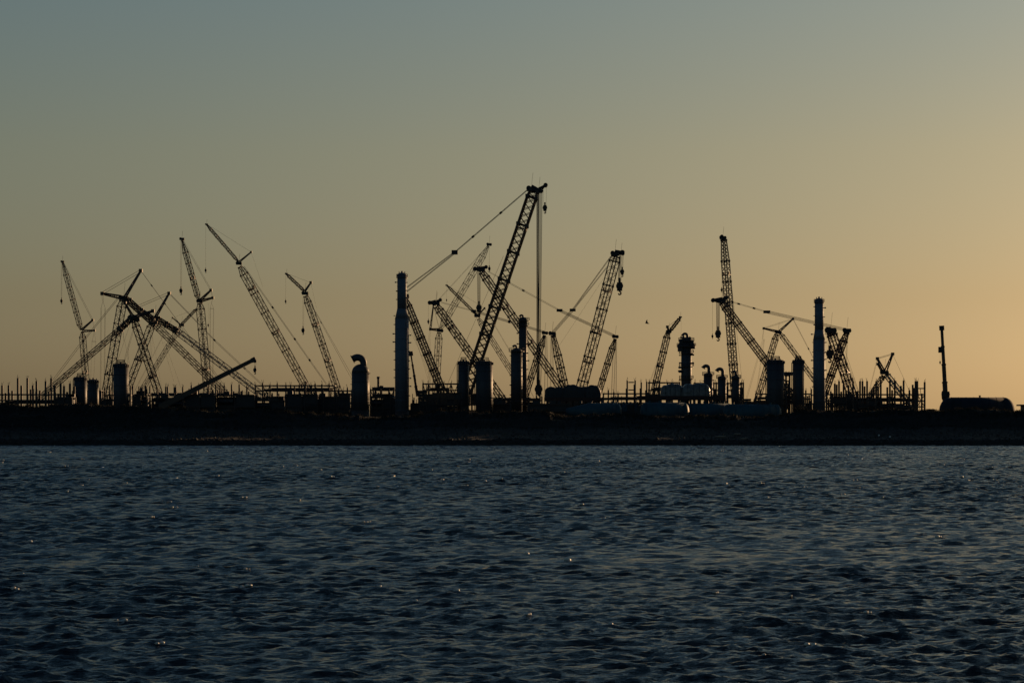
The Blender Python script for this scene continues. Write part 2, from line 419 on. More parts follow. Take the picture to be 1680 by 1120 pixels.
        MB().box(c+Z*1.3*z, (4*z, 5.4*z, .9*z)).lathe([(1.9*z, 1.8*z), (1.9*z, 2.3*z)], c, 20).build('carbody', m, s.root)
        MB().box(c+Z*3.4*z-X*face*1.8*z, (8*z, 2.9*z, 2.1*z)).box(c+Z*4.6*z-X*face*2.2*z, (5*z, 2.2*z, .35*z)).build('engine_house', s.m, s.root)
        cb = MB().box(c+Z*3.5*z+X*face*3.2*z-Y_*2.2*z, (1.9*z, 1.3*z, 2.2*z)).build('cab', s.m, s.root)
        MB().box(c+Z*3.8*z+X*face*3.2*z-Y_*2.87*z, (1.5*z, .04, 1.1*z)).build('cab_window', M['rope'], cb)
        for i in range(5): MB().box(c+Z*(2.4+.62*i)*z-X*face*6.6*z, (1.6*z, 4.6*z, .56*z)).build('counterweight', m, s.root)
        if gantry: s.strut((s.bx-face*4, 682), gantry, .16, .8, 3, name='gantry')

def ext(a, b, y):
    """continue the line a-b down to photo row y"""
    t = (y-a[1])/(b[1]-a[1]); return (a[0]+(b[0]-a[0])*t, y)
FT = 680   # row of the boom feet, hidden behind the nearer blocks

# ---- left group
c = Crane('luffing_crane', 'slim lattice crane with upright luffing jib at the far left, above two small tanks', 'crane', 1180, 146)
c.lat('jib', (133, 541), (103, 431), 8, .3, .25, (.08, .18), 4, 25, .12, .055)
c.head((102.5, 429), 1.1); c.lat('boom', (145.5, FT), (135, 545), 10, .3, .3, .06, 4, 28, .13, .055, platform=(.5,))
c.strut((134, 541), (152, 525), .25, 1.2, 3); c.strut((134, 543), (155, 542), .22, 1.2, 3)
c.line((104, 431), (152, 525), .06, 2, .6); c.line((152, 525), (155, 542), .08)
c.line((155, 542), (151, 562), .05); c.line((155, 542), (157, 562), .05); c.line((151, 562), (147, 670), .045); c.line((157, 562), (151, 672), .045); c.line((150, 560), (158, 560), .1, name='spreader_bar')
c.hook((101, 431), (101, 493), 1.0, 2, .05, .3); c.body(-1, 1.0)

c = Crane('heavy_lift_crane', 'tall crane of the left tangle with forked mast top, longest jib sloping down right', 'crane', 1080, 172)
c.lat('boom', (168, FT), (201, 494), 14, .3, .6, .05, 6, 35, .17, .075, platform=(.35, .7))
c.head((203, 489), 2.6, (207, 497), .5); c.strut((204, 489), (231, 444), .32, 1.6, 5, name='jib_mast'); c.strut((200, 488), (168, 481.5), .32, 1.5, 4, name='jib_mast')
c.line((231, 444), (168, 481), .09, 2, 1.1); c.line((231, 444), (297, 534), .1, 1, joints=(.27, .6)); c.line((297, 534), (372, 640), .07, 2, .8)
c.line((168, 482), (169, 493), .06, 2, .6); c.line((169, 493), (166, 505), .06); c.line((169, 493), (172.5, 505), .06)
c.line((166, 505), (165, 672), .05, 2, .4); c.line((172.5, 505), (171, 672), .05, 2, .4)
c.line((193, 490), (130, 567), .08, 2, .6, joints=(.9,)); c.line((130, 567), (64, 655), .07, 2, .8)
c.lat('jib', (207, 490), (254, 532), 9, .7, .8, .1, 2, 30, .3, .1); c.lat('jib', (254, 532), (380, 656), 11, .8, .4, .05, 5, 30, .14, .06)
for q in ((212, 560, 206, 640), (196, 520, 222, 640), (200, 500, 203, 560)): c.line(q[:2], (q[2], q[3]), .04)
c.body(-1, 1.3)

c = Crane('heavy_lift_crane', 'crane of the left tangle whose glinting jib slopes down right to the pipe rack', 'crane', 1120, 200)
c.lat('boom', (193, FT), (250, 530), 12, .3, .6, .05, 5, 35, .16, .07, platform=(.6,))
c.head((254, 522), 2.4, (258, 530), .5); c.strut((254, 522), (277.5, 481), .3, 1.5, 5, name='jib_mast'); c.strut((251, 521), (226, 503), .28, 1.4, 3, name='jib_mast')
c.line((277.5, 481), (226, 503), .09, 2, 1.1); c.line((277.5, 481), (354, 560), .08, 2, .4, joints=(.45, .97)); c.line((354, 560), (440, 640), .07, 2, .6, joints=(.55,))
c.lat('jib', (256, 522), (290, 543), 8, .6, .9, .1, 2, 30, .28, .1)
cm = c.m; c.m = M['boomglint']; c.lat('jib', (290, 543), (438, 654), 11, .9, .4, .04, 6, 40, .15, .06); c.m = cm
for q in ((248, 540, 266, 640), (262, 545, 285, 625), (270, 560, 302, 650)): c.line(q[:2], (q[2], q[3]), .04)
c.body(-1, 1.2)

c = Crane('heavy_lift_crane', 'shorter crane of the left tangle whose jib slopes down left over the steel posts', 'crane', 1020, 262)
c.lat('boom', ext((262, 650), (221, 527), FT), (221, 528), 12, .3, .65, .05, 5, 35, .17, .075, platform=(.4,))
c.head((218, 521), 2.4, (226, 524), .5); c.strut((218, 521), (251, 510), .3, 1.5, 4, name='jib_mast'); c.strut((219, 521), (205, 497), .26, 1.2, 3, name='jib_mast')
c.lat('jib', (216, 522), (196, 541), 8, .6, .9, .1, 2, 30, .28, .1); c.lat('jib', (196, 541), (62, 656), 9.5, .9, .4, .04, 6, 38, .14, .055)
c.line((251, 510), (222, 521), .08, 2, .5); c.line((251, 510), (246, 600), .04, 2, .8); c.line((222, 530), (196, 620), .05, 2, .5); c.line((214, 530), (190, 600), .04)
c.body(-1, 1.2)

c = Crane('lattice_crane', 'faint distant crane with thin boom leaning right behind the left tangle', 'crane', 1600, 222)
c.lat('boom', (212, FT-6), (296, 535), 8, .3, .35, .06, 5, 25, .12, .05); c.head((298, 533), 2.2)
c.lat('jib', (297, 533), (322, 507), 4, .5, .3, .1, 2, 20, .14, .06); c.strut((297, 533), (283, 521), .2, .8, 2)
c.line((283, 521), (322, 507), .05); c.line((283, 521), (205, 672), .05, 2, .5); c.body(-1, 1.1)

c = Crane('luffing_crane', 'tall crane with near vertical boom and luffing jib over the left pipe rack', 'crane', 1160, 345)
c.lat('jib', (326, 492), (299, 395), 8.5, .3, .25, (.08, .2), 4, 28, .14, .06, platform=(.35,)); c.head((298.5, 392), 1.5)
c.lat('boom', ext((341, 640), (328, 497), FT), (328, 498), 13, .3, .5, .05, 5, 30, .16, .065, platform=(.4,))
c.head((327.5, 494), 1.9); c.strut((328, 493), (346, 476), .28, 1.4, 4); c.strut((328, 494), (349, 488.5), .26, 1.4, 4); c.line((346, 476), (349, 488.5), .1)
c.line((300, 394), (346, 476), .06, 2, .6); c.line((349, 489), (347, 497), .07); c.line((347, 497), (345, 506), .05); c.line((347, 497), (350.5, 506), .05)
c.line((345, 506), (344.5, 670), .045, 2, .3); c.line((350.5, 506), (348.5, 670), .045, 2, .3); c.line((344.5, 506), (350.5, 506), .1, name='spreader_bar')
c.hook((297, 395), (297, 476), 1.3, 2, .06, .5); c.hook((341.7, 497), (341.7, 533), .6, 1, .03); c.body(-1, 1.1)

c = Crane('fixed_jib_crane', 'crane with long thin fixed jib pointing up left, tallest of the left half', 'crane', 1140, 528)
c.lat('jib', (391, 429), (339.5, 369), 4.6, .4, .3, (.1, .12), 4, 20, .12, .05); c.head((339, 368), .9)
c.lat('boom', ext((499.5, 630), (394, 437), FT), (394, 438), 13, .3, .45, .05, 7, 25, .16, .065, platform=(.85, .55, .2)); c.head((392, 432), 1.8)
c.strut((392, 430), (412, 413.5), .2, .9, 4); c.line((340, 368), (412, 413.5), .045); c.line((412, 413.5), (431, 470), .035); c.line((392, 429), (340, 369), .03)
c.line((400, 437), (535, 629), .08, 2, .5, joints=(.35, .62, .8)); c.line((535, 629), (562, 668), .08, 2, .8)
c.hook((337.5, 372), (337.5, 443), .8, 1, .04); c.body(-1, 1.1)

c = Crane('fixed_jib_crane', 'smaller crane with short fixed jib pointing up left, beside the gooseneck vessel', 'crane', 1130, 575)
c.lat('jib', (499, 477), (470.5, 450), 4.4, .5, .35, .12, 3, 20, .12, .05); c.head((470, 449), .9)
c.lat('boom', ext((553, 636), (502, 485), FT), (502, 486), 11, .3, .6, .05, 5, 30, .15, .06, platform=(.45, .75)); c.head((500.5, 481), 2.0)
c.strut((500, 478), (510, 463.5), .26, .8, 2); c.line((471, 449), (510, 463.5), .05); c.line((510, 464), (519, 505), .035)
c.line((505, 489), (577, 622), .07, 1, joints=(.3,)); c.line((508, 494), (581, 622), .07); c.line((579, 622), (596, 655), .1, 2, .8)
c.hook((469, 451), (468.7, 494), .7, 1, .04); c.hook((498, 486), (497.3, 541), 1.3, 2, .05, .4); c.body(-1, 1.0)

def tele(name, label, Y, base, tip, rs, truckx, m='boomred', hookpx=None):
    c = Crane(name, label, 'crane', Y, truckx, m)
    A, B = c.p(base), c.p(tip); n = len(rs)
    d = (B-A).normalized(); u = d.cross(Vector((0, 1, 0))).normalized()
    for i, r in enumerate(rs):
        a = A.lerp(B, i/n-(.02 if i else 0)); b = A.lerp(B, (i+1)/n); mb = MB()
        mb.box((a+b)/2, ((b-a).length, r*1.7, r*2), (d, Vector((0, 1, 0)), u)); mb.box(b-d*.3, (.5, r*2.0, r*2.35), (d, Vector((0, 1, 0)), u))
        mb.build('boom_segment', c.m, c.root)
    mb = MB(); mb.box(B, (1.6, 1.0, 1.6), (d, Vector((0, 1, 0)), u)).bar(B+d*.5-Vector((0, .4, .7)), B+d*.5+Vector((0, .4, -.7)), .6, 12).build('boom_head', M['dark'], c.root)
    z = c.root['_w']; z = Vector(z)
    MB().box(z+Vector((0, 0, 1.5)), (12, 2.7, .9)).box(z+Vector((-5, 0, 2.4)), (2.2, 2.6, 1.6)).build('chassis', M['dark'], c.root)
    MB().box(z+Vector((2.5, 0, 3.1)), (5, 2.6, 1.6)).build('superstructure', c.m, c.root)
    MB().box(z+Vector((5.4, 0, 3.0)), (1.2, 2.8, 1.5)).build('counterweight', M['dark'], c.root)
    for k in range(5):
        for sy in (-1, 1): MB().bar(z+Vector((-4.8+k*2.3, sy*1.1, .65)), z+Vector((-4.8+k*2.3, sy*1.5, .65)), .65, 14).build('wheel', M['dark'], c.root)
    MB().bar(z+Vector((1.5, 0, 3)), A.lerp(B, .22), .22, 8).build('lift_cylinder', M['dark'], c.root)
    return c
c = tele('telescopic_crane', 'telescopic crane with solid boom reaching low up right over the dark modules', 975, (262, 668), (416, 590), (1.0, .88, .76, .66), 262, 'boom')
c.hook((419, 594), (418.3, 606), 1.1, 2, .06, .4)
# ---- centre group
c = Crane('main_crane', 'tallest black lattice crane in the centre, boom leaning right with thick hoist ropes', 'crane', 1000, 752)
c.lat('boom', (754, 676), (876, 313), 16.5, .3, .75, (.1, .03), 7, 8, .34, .12, single=True, shape=.8, x=True, platform=(.83, .58, .4))
c.head((872, 310), 2.6, (884, 312.5), .6); c.head((884, 313), 2.2, (895, 304), .35)
c.line((882.2, 315), (882.2, 636), .17, 3, .45, name='hoist_rope'); c.hook((887, 315), (883.6, 637), 2.6, 4, .12, .35)
c.hook((894, 305), (894, 340), 1.5, 2, .04, 1.1)
c.line((866, 311), (746, 414), .12, 2, .34, joints=(.37, .75)); MB().box(c.p((746, 414)), (2.2, 1.6, 1.5)).build('pendant_spreader', M['dark'], c.root)
c.line((746, 413), (664, 474), .11, 2, .35); c.line((746, 415.5), (666, 479.5), .11, 2, .35)
c.line((826, 420), (735, 628), .06)
c.lat('mast', (738, 672), (665, 492), 12, .3, .6, (.08, .06), 6, 25, .22, .085, x=True); c.head((663, 486), 2.6); c.strut((665, 492), (658, 470), .5, 1.2, 3, name='mast_head')
for a, b in (((668, 510), (706, 634)), ((670, 525), (712, 640)), ((672, 540), (720, 645))): c.line(a, b, .035)
c.line((750, 665), (738, 640), .2, 2, 1.5, name='gantry_tie'); c.body(1, 1.9)
for q in ((722, 650), (735, 642), (748, 655), (716, 662)): c.strut((q[0]+12, 678), q, .25, 1.8, 3, name='gantry')

c = Crane('luffing_crane', 'pale distant crane with long luffing jib leaning right behind the tallest crane', 'crane', 1380, 714)
c.lat('jib', (722, 540), (801, 404), 10.5, .3, .3, (.08, .12), 7, 28, .11, .045); c.head((802.5, 401), 1.9)
c.lat('boom', (713, FT-3), (720.5, 546), 11, .4, .5, .07, 4, 30, .14, .055); c.head((722, 542), 2.4)
c.strut((722, 541), (706, 540), .3, 1.4, 3); c.strut((706, 540), (711, 501), .2, 1, 4); c.line((711, 501), (721, 541), .1); c.line((711, 501), (802, 402), .05, 2, .5)
c.line((706, 541), (704, 556), .05, 2, .8); c.line((704, 556), (705, 676), .05, 3, .8)
c.hook((802.8, 404), (802.8, 440), 1.2, 1, .05); c.body(-1, 1.3)

c = Crane('lattice_crane', 'dark crane behind the tallest one, boom leaning left, thick hook rope at its head', 'crane', 1060, 932)
c.lat('boom', ext((918, 632), (790, 446), FT), (791, 447), 12.5, .3, .7, (.05, .04), 7, 28, .2, .08, platform=(.5, .75)); c.head((789, 442), 2.2, (779, 441), .5); c.head((789.5, 442), 1.9, (797.5, 438), .4)
c.hook((785.5, 446), (785.8, 504), 2.0, 5, .09, .28); c.line((800, 445), (833, 462.5), .06, 2, .4); c.line((833, 462.5), (918, 509), .08, 2, .6, joints=(.3,))
MB().box(c.p((918, 509)), (2.2, 1.2, 1.0)).build('pendant_spreader', M['dark'], c.root); c.line((918, 509), (1008, 551), .1, 4, .45)
c.lat('mast', ext((986.5, 630), (1009, 558), FT), (1009, 557), 9.5, .3, .35, (.06, .12), 4, 30, .18, .075); c.head((1009.5, 552), 1.8)
for x0, x1 in ((1007, 1002), (1010, 1006), (1011.5, 1010.5)): c.line((x0, 560), (x1, 672), .06, 2, .3)
c.body(-1, 1.5)

c = Crane('lattice_crane', 'crane whose head has a stubby left arm, boom crossing behind the tallest one', 'crane', 1100, 838)
c.lat('boom', ext((773, 582), (717, 502), FT), (717, 503), 12.5, .3, .7, (.04, .04), 8, 28, .2, .08, platform=(.3, .8)); c.head((715, 497), 2.2, (705, 496.5), .5); c.head((716, 497), 1.9, (722.5, 492), .4)
c.hook((702.8, 498), (702.8, 527), .8, 1, .04); c.line((724, 496), (777, 510), .07, 2, .4); MB().box(c.p((777, 510)), (2, 1, .9)).build('pendant_spreader', M['dark'], c.root)
c.line((777, 510), (894, 545), .09, 4, .4, joints=(.5,)); c.lat('mast', ext((868, 630), (893, 551), FT), (893, 551), 9.5, .3, .35, (.06, .12), 4, 30, .18, .075); c.head((894, 546), 1.8)
for x0, x1 in ((892, 884), (895, 893), (897, 899)): c.line((x0, 552), (x1, 672), .06, 2, .3)
c.body(-1, 1.5)

c = Crane('fixed_jib_crane', 'faint thin crane with fine jib pointing up left, between the two crossing booms', 'crane', 1450, 868)
c.lat('jib', (783, 517), (734, 469), 4, .5, .35, .12, 3, 20, .13, .05); c.head((733, 468), 1.0)
c.lat('boom', (866, 652), (785, 523), 9, .3, .5, .06, 5, 28, .13, .05); c.head((783, 518), 2.3); c.strut((783, 518), (795, 505.5), .24, .8, 2); c.strut((783, 518), (778, 512), .3, .8, 1)
c.line((733, 467), (795, 505.5), .05); c.line((795, 505.5), (838, 578), .06, 2, .5); c.line((838, 578), (880, 660), .06, 2, .5); c.hook((733, 470), (732.6, 492), .6, 1, .03); c.body(-1, 1.2)

c = Crane('lattice_crane', 'leaning right crane with big hook block near its head, right of centre', 'crane', 1050, 948)
c.lat('boom', ext((954.7, 632), (1009, 422), FT), (1010, 421), 17, .35, .75, (.06, .03), 6, 30, .2, .08, platform=(.78, .52, .33)); c.head((1009, 416), 2.4, (1021, 414), .55)
c.head((1019, 416), 1.8); c.line((1017, 419), (1015, 466), .1, 3, .4, name='hoist_rope'); c.hook((1020, 419), (1016.5, 468), 2.4, 4, .06, .35); c.hook((1021.3, 419), (1020.8, 445), 1.4, 2, .05, .6)
c.line((1002, 421), (940, 507), .1, 2, .4); c.line((996, 438), (940, 509), .09, 2, .4); MB().box(c.p((939.5, 508.5)), (2.2, 1.2, 1.0)).build('pendant_spreader', M['dark'], c.root)
c.line((939, 509), (906.5, 546), .09, 4, .45); c.line((990, 457), (918, 566), .035)
c.lat('mast', ext((926, 632), (908, 550), FT), (908, 551), 12, .35, .5, (.12, .25), 4, 32, .18, .07); c.head((906, 547), 2.0)
c.line((904, 550), (903, 672), .06, 2, .4); c.line((905, 550), (911, 672), .06, 2, .4); c.body(1, 1.5)

c = Crane('fixed_jib_crane', 'small crane with short jib leaning right, left of the platformed column', 'crane', 1250, 1070)
c.lat('jib', (1100, 542), (1115.5, 522), 5, .7, .35, .12, 3, 20, .16, .06); c.head((1116.3, 520), 1.0); c.strut((1098, 545), (1094.8, 536), .28, .8, 2); c.line((1094.8, 536), (1115, 521), .08)
c.lat('boom', ext((1077.5, 623), (1095, 548), FT), (1095.5, 547), 10.5, .3, .55, (.05, .05), 5, 28, .2, .075, platform=(.6,)); c.head((1097, 544), 1.8)
c.line((1094, 548), (1066, 628), .05, 2, .5); c.hook((1117.6, 523), (1117.4, 553), .7, 1, .03); c.body(1, 1.2)
# ---- right group
c = Crane('lattice_crane', 'tall nearly vertical latticed crane right of centre, standing behind a slim dark vessel', 'crane', 1120, 1208)
c.lat('boom', ext((1204, 612), (1188, 396), FT), (1187.5, 394), 13.5, .4, .65, (.05, .12), 7, 35, .2, .09, x=True, platform=(.8,)); c.head((1186, 390), 2.0, (1184, 388), .4)
c.line((1193, 400), (1219, 640), .05, 1); c.line((1184, 392), (1184, 474), .03, name='hoist_rope'); c.hook((1184, 470), (1184, 475), .8, 1, .03); c.body(-1, 1.3)

c = Crane('lattice_crane', 'crane leaning left across the vertical one, pendant lines running far right', 'crane', 1030, 1268)
c.lat('boom', ext((1256, 592), (1184, 496), FT), (1185, 497), 12.5, .3, .7, (.05, .04), 6, 28, .2, .08, x=True, platform=(.4,)); c.head((1184, 493), 2.2, (1170, 492.5), .5); c.head((1185, 493), 1.9, (1192, 488), .4)
c.hook((1169, 494), (1168.8, 551), .7, 1, .04); c.hook((1178, 496), (1178, 546), 2.0, 5, .1, .3); c.line((1193, 493), (1256, 511), .07, 2, .5, joints=(.3, .7))
MB().box(c.p((1258, 511.5)), (2.4, 1.2, 1.0)).build('pendant_spreader', M['dark'], c.root); c.line((1258, 511.5), (1388, 541), .09, 4, .5)
c.m = M['boomred']; c.lat('mast', ext((1357, 634), (1389, 547), FT), (1389, 546), 11, .35, .6, (.06, .1), 4, 32, .22, .09, x=True); c.head((1389.5, 542), 2.2); c.body(1, 1.4)
c.line((1390, 552), (1386, 672), .05, 2, .4); c.line((1386, 574), (1410, 645), .06, 1)

c = Crane('lattice_crane', 'stout reddish crane with steep boom and big hook block, beside the right tall column', 'crane', 1045, 1400, 'boomred')
c.lat('boom', ext((1395, 640), (1364, 548), FT), (1364, 546), 15.5, .35, .8, (.05, .03), 5, 32, .24, .1, x=True, platform=(.5,)); c.head((1363, 542), 3.0, (1358, 541), .5)
c.line((1360, 545), (1360.5, 577), .06, 3, .6, name='hoist_rope'); c.hook((1361.5, 545), (1361.3, 579), 2.4, 2, .06, .5); c.line((1370, 545), (1418, 668), .06, 2, .5); c.body(-1, 1.4)

c = Crane('luffing_crane', 'distant crane with spread T-shaped mast top behind the pair of right silos', 'crane', 1330, 1246)
c.lat('boom', ext((1246, 644), (1274, 550), FT-4), (1274, 549), 10, .35, .6, .06, 5, 28, .18, .075, platform=(.6,)); c.head((1277, 545), 2.2); c.strut((1278, 544), (1301, 523), .26, 1, 3, name='jib_mast'); c.strut((1276, 544), (1253, 538.5), .26, 1, 3, name='jib_mast')
c.line((1301, 523), (1253, 538.5), .07, 2, .6); c.line((1301, 523), (1327, 573), .07, 2, .4, joints=(.98,)); c.line((1327, 573), (1362, 640), .06, 2, .4)
c.lat('jib', (1280, 547), (1352, 645), 8, .5, .4, .05, 5, 30, .15, .06); c.line((1253, 540), (1251, 556), .05, 2, .5); c.line((1252, 556), (1222, 664), .05, 2, .8); c.line((1254, 556), (1238, 664), .05, 2, .6); c.body(-1, 1.2)

c = Crane('luffing_crane', 'low crane with V-shaped mast top over the right pipe rack, jib glinting in the sun', 'crane', 1200, 1432)
c.lat('boom', ext((1434, 640), (1450, 616), FT-4), (1449, 617), 8, .5, .6, .06, 4, 30, .18, .07); c.head((1451, 611), 2.6)
c.strut((1452, 611), (1464.5, 580.5), .3, 1.1, 4, name='jib_mast'); c.strut((1451, 611), (1439.5, 588), .3, 1.1, 3, name='jib_mast'); c.strut((1450, 613), (1440, 597), .26, 1.0, 2)
c.line((1464.5, 580.5), (1439.5, 588), .1, 2, .6); c.line((1464.5, 581), (1482.5, 620), .06); c.line((1482.5, 620), (1500, 660), .06); c.line((1439, 590), (1424, 650), .05, 2, .5)
c.m = M['boomglint']; c.lat('jib', (1454, 614), (1496, 668), 9, .7, .6, .05, 4, 30, .22, .07); c.body(-1, 1.2)

c = tele('telescopic_crane', 'mobile crane with solid telescopic boom pointing almost straight up, far right', 975, (1551.5, 655), (1545, 538), (.75, .62, .52, .45), 1551, 'boom')
MB().box(c.p((1543, 573.6)), (1.4, 1.0, 2.0)).build('jib_stowage', M['dark'], c.root); c.hook((1542.3, 577), (1542.3, 594), .5, 1, .02)
MB().box(c.p((1552, 650)), (2.2, 1.6, 3.4)).blob(c.p((1549, 648)), (1.0, 1, 1.8), 2).blob(c.p((1554, 647)), (1.0, 1, 1.0), 3).build('boom_pivot', M['dark'], c.root)
c = tele('telescopic_crane', 'slim telescopic boom just right of the tall central column, leaning left', 1010, (685, 650), (674, 580), (.5, .42, .34, .26), 692, 'boomred')

# ------------------------------------------------------------------ process vessels
def zof(py, Y): return CAMZ-(py-HOR)*Y*K
def column(name, label, Y, xl, xr, ytop, ybase=690, upper=None, m='clad', goose=None, platforms=(), lugs=True, cat='process column', railing=False, skirt=True, dome=.55):
    """upright cylindrical vessel; upper = (xl, xr, y of the cone) for a narrower top"""
    cx = (xl+xr)/2; base = gnd(cx, Y); t = thing(name, label, cat, base)
    r = (xr-xl)/2*Y*K; H = zof(ytop, Y)-GZ; mm = M[m]
    sk = 2.6 if skirt else 0
    tops = [(r*.98, -0.01)]
    if upper:
        r2 = (upper[1]-upper[0])/2*Y*K; hc = zof(upper[2], Y)-GZ
        lower = [(r, sk), (r, hc-1.8)]; cone = [(r, hc-1.8), (r2, hc+1.6)]; upp = [(r2, hc+1.6), (r2, H-r2*dome)]
        MB().lathe(cone, base, 40).build('cone_section', mm, t, True)
        body = [('lower_shell', lower), ('upper_shell', upp)]; rt = r2
    else:
        body = [('shell', [(r, sk), (r, H-r*dome)])]; rt = r
    for nm, pr in body:
        sh = MB().lathe(pr, base, 40).build(nm, mm, t, True)
        rg = MB(); n = max(2, int((pr[1][1]-pr[0][1])/3.2))
        for i in range(n+1):
            z = pr[0][1]+(pr[1][1]-pr[0][1])*i/n
            rg.lathe([(pr[0][0]+.02, z-.09), (pr[0][0]+.07, z-.05), (pr[0][0]+.07, z+.05), (pr[0][0]+.02, z+.09)], base, 40)
        rg.build('seam_ring', mm, sh, False)['kind'] = 'stuff'
    hd = [(rt, H-rt*dome)]+[(rt*math.cos(a), H-rt*dome+rt*dome*math.sin(a)) for a in [.25, .55, .85, 1.15, 1.4, 1.55]]
    MB().lathe(hd, base, 40).build('top_head', mm, t, True)
    if skirt: MB().lathe([(r*1.12, 0), (r*1.02, .5), (r*1.0, sk)], base, 36).build('skirt', M['steel'], t, True)
    if lugs:
        n = int((H-4)/3.0)
        for i in range(n):
            z = sk+2+i*(H-sk-5)/max(1, n-1); rr = r
            if upper and z > hc+.5: rr = r2
            for sx in (-1, 1):
                if random.random() < .86:
                    q = base+Vector((sx*(rr+.3), -.4, z+random.uniform(-.4, .4)))
                    mb = MB(); mb.box(q-Vector((sx*.12, 0, 0)), (.5, random.uniform(.6, 1.6), random.uniform(.18, .4)))
                    if random.random() < .35: mb.bar(q, q+Vector((sx*.5, 0, 0)), .24, 8)
                    mb.build('support_lug', mm, t)
    for z0, ext_ in platforms:
        z = zof(z0, Y)-GZ; rr = r2 if (upper and z > hc) else r
        MB().lathe([(rr+.02, z), (rr+ext_, z), (rr+ext_, z+.2), (rr+.02, z+.2)], base, 24).build('ring_platform', M['steel'], t)
        ra = MB()
        for i in range(16):
            a = 2*math.pi*i/16; q = base+Vector((math.cos(a)*(rr+ext_-.05), math.sin(a)*(rr+ext_-.05), z+.2)); a2 = 2*math.pi*(i+1)/16
            q2 = base+Vector((math.cos(a2)*(rr+ext_-.05), math.sin(a2)*(rr+ext_-.05), z+.2)); ra.bar(q, q+Vector((0, 0, 1.1)), .05)
            for h in (.55, 1.1): ra.bar(q+Vector((0, 0, h)), q2+Vector((0, 0, h)), .045)
        ra.build('railing', M['steel'], t)
    la = MB(); lx = base+Vector((r*.55, -r*.86, 0)); hh = (hc-2 if upper else H-1)
    for k in (-.25, .25): la.bar(lx+Vector((k, 0, sk)), lx+Vector((k, 0, hh)), .05)
    for i in range(int((hh-sk)/.6)): la.bar(lx+Vector((-.25, 0, sk+i*.6)), lx+Vector((.25, 0, sk+i*.6)), .035)
    la.build('ladder', M['steel'], t)
    topp = MB(); topp.bar(base+Vector((0, 0, H-.1)), base+Vector((0, 0, H+.5)), .35, 10)
    for k in range(3): topp.bar(base+Vector((rt*.6*(k-1), -.1, H-rt*.3)), base+Vector((rt*.6*(k-1), -.1, H+.35)), .13)
    if not goose: topp.build('lifting_lug', mm, t)
    if goose:
        gr, pts = goose
        MB().path([P(a, b, Y) for a, b in pts], gr*Y*K, 14).build('gooseneck_pipe', mm, t, True)
        e = P(*pts[-1], Y); d = (e-P(*pts[-2], Y)).normalized(); MB().bar(e-d*.15, e+d*.15, gr*Y*K*1.25, 18).build('pipe_flange', mm, t)
    if railing:
        ra = MB(); n = 18
        for i in range(n):
            a = 2*math.pi*i/n; a2 = a+2*math.pi/n; q = base+Vector((math.cos(a)*rt*.5, math.sin(a)*rt*.5, H-rt*dome)); q2 = base+Vector((math.cos(a2)*rt*.5, math.sin(a2)*rt*.5, H-rt*dome))
            ra.bar(q, q+Vector((0, 0, 1.4)), .06)
            for h in (.7, 1.4): ra.bar(q+Vector((0, 0, h)), q2+Vector((0, 0, h)), .05)
        ra.build('railing', M['steel'], t)
    return t
def arc(cx, cy, r, a0, a1, n=7): return [(cx+r*math.cos(R(a0+(a1-a0)*i/n)), cy-r*math.sin(R(a0+(a1-a0)*i/n))) for i in range(n+1)]

column('process_column', 'tall pale grey column with narrower top, left of the tallest crane', 968, 648, 671, 447, 682, (652.2, 667.8, 514), platforms=((456, .3),))
column('gooseneck_vessel', 'fat dark vessel with a large gooseneck pipe on top, standing in the left half', 966, 577, 606, 597, 682, None, 'cladd', (5.6, [(594, 604)]+arc(586.5, 596, 10, -10, 110, 8)+[(578.5, 589)]), platforms=(), dome=.95)
column('process_column', 'tall stepped grey column with narrower upper part, on the right beyond the silos', 972, 1334, 1353.8, 489, 680, (1337, 1351.5, 549), platforms=((497, .3),))
pc = column('process_column', 'dark platformed column topped by a small gooseneck, above the wrapped modules', 1010, 1117.5, 1134.6, 553, 676, None, 'cladd', (2.1, [(1127.5, 556)]+arc(1123.8, 551, 3.8, 0, 170, 7)), platforms=((560, 1.0), (569, 1.6), (580, .8), (602, .8), (622, .7)))
for qx, qy, sw, sh in ((1116, 571, 2.2, 2.4), (1136, 568.5, 2.2, 1.6), (1117.5, 561, 1.8, 1.3), (1135, 562, 1.6, 1.2), (1121, 557, 1.0, 1.8), (1131.5, 557.5, 1.2, 1.5), (1116, 603, 1.5, .6), (1115.5, 609, 1.5, .6), (1136, 582, 1.4, .5), (1136, 596, 1.4, .5)):
    q = P(qx, qy, 1009); MB().box(q, (sw*.8, 1.2, sh)).blob(q+Vector((0, 0, sh*.3)), (sw*.5, .7, sh*.5), int(qx), 10, 6, .06).build('valve_box', M['cladd'], pc)
column('process_vessel', 'slim dark vessel with knobbly top, taller of the joined pair in the centre', 1015, 851.2, 864.8, 520, 676, None, 'cladd', (1.6, [(858, 524)]+arc(855.5, 519.5, 2.6, 0, 170, 6)), platforms=((527, .9), (535, .7)))
column('process_vessel', 'shorter wider dark vessel hugging the slim one in the centre', 992, 838, 857, 571, 676, None, 'cladd', (1.7, [(847, 573)]+arc(844.5, 569.5, 2.8, 0, 160, 6)), platforms=((577, .7),))
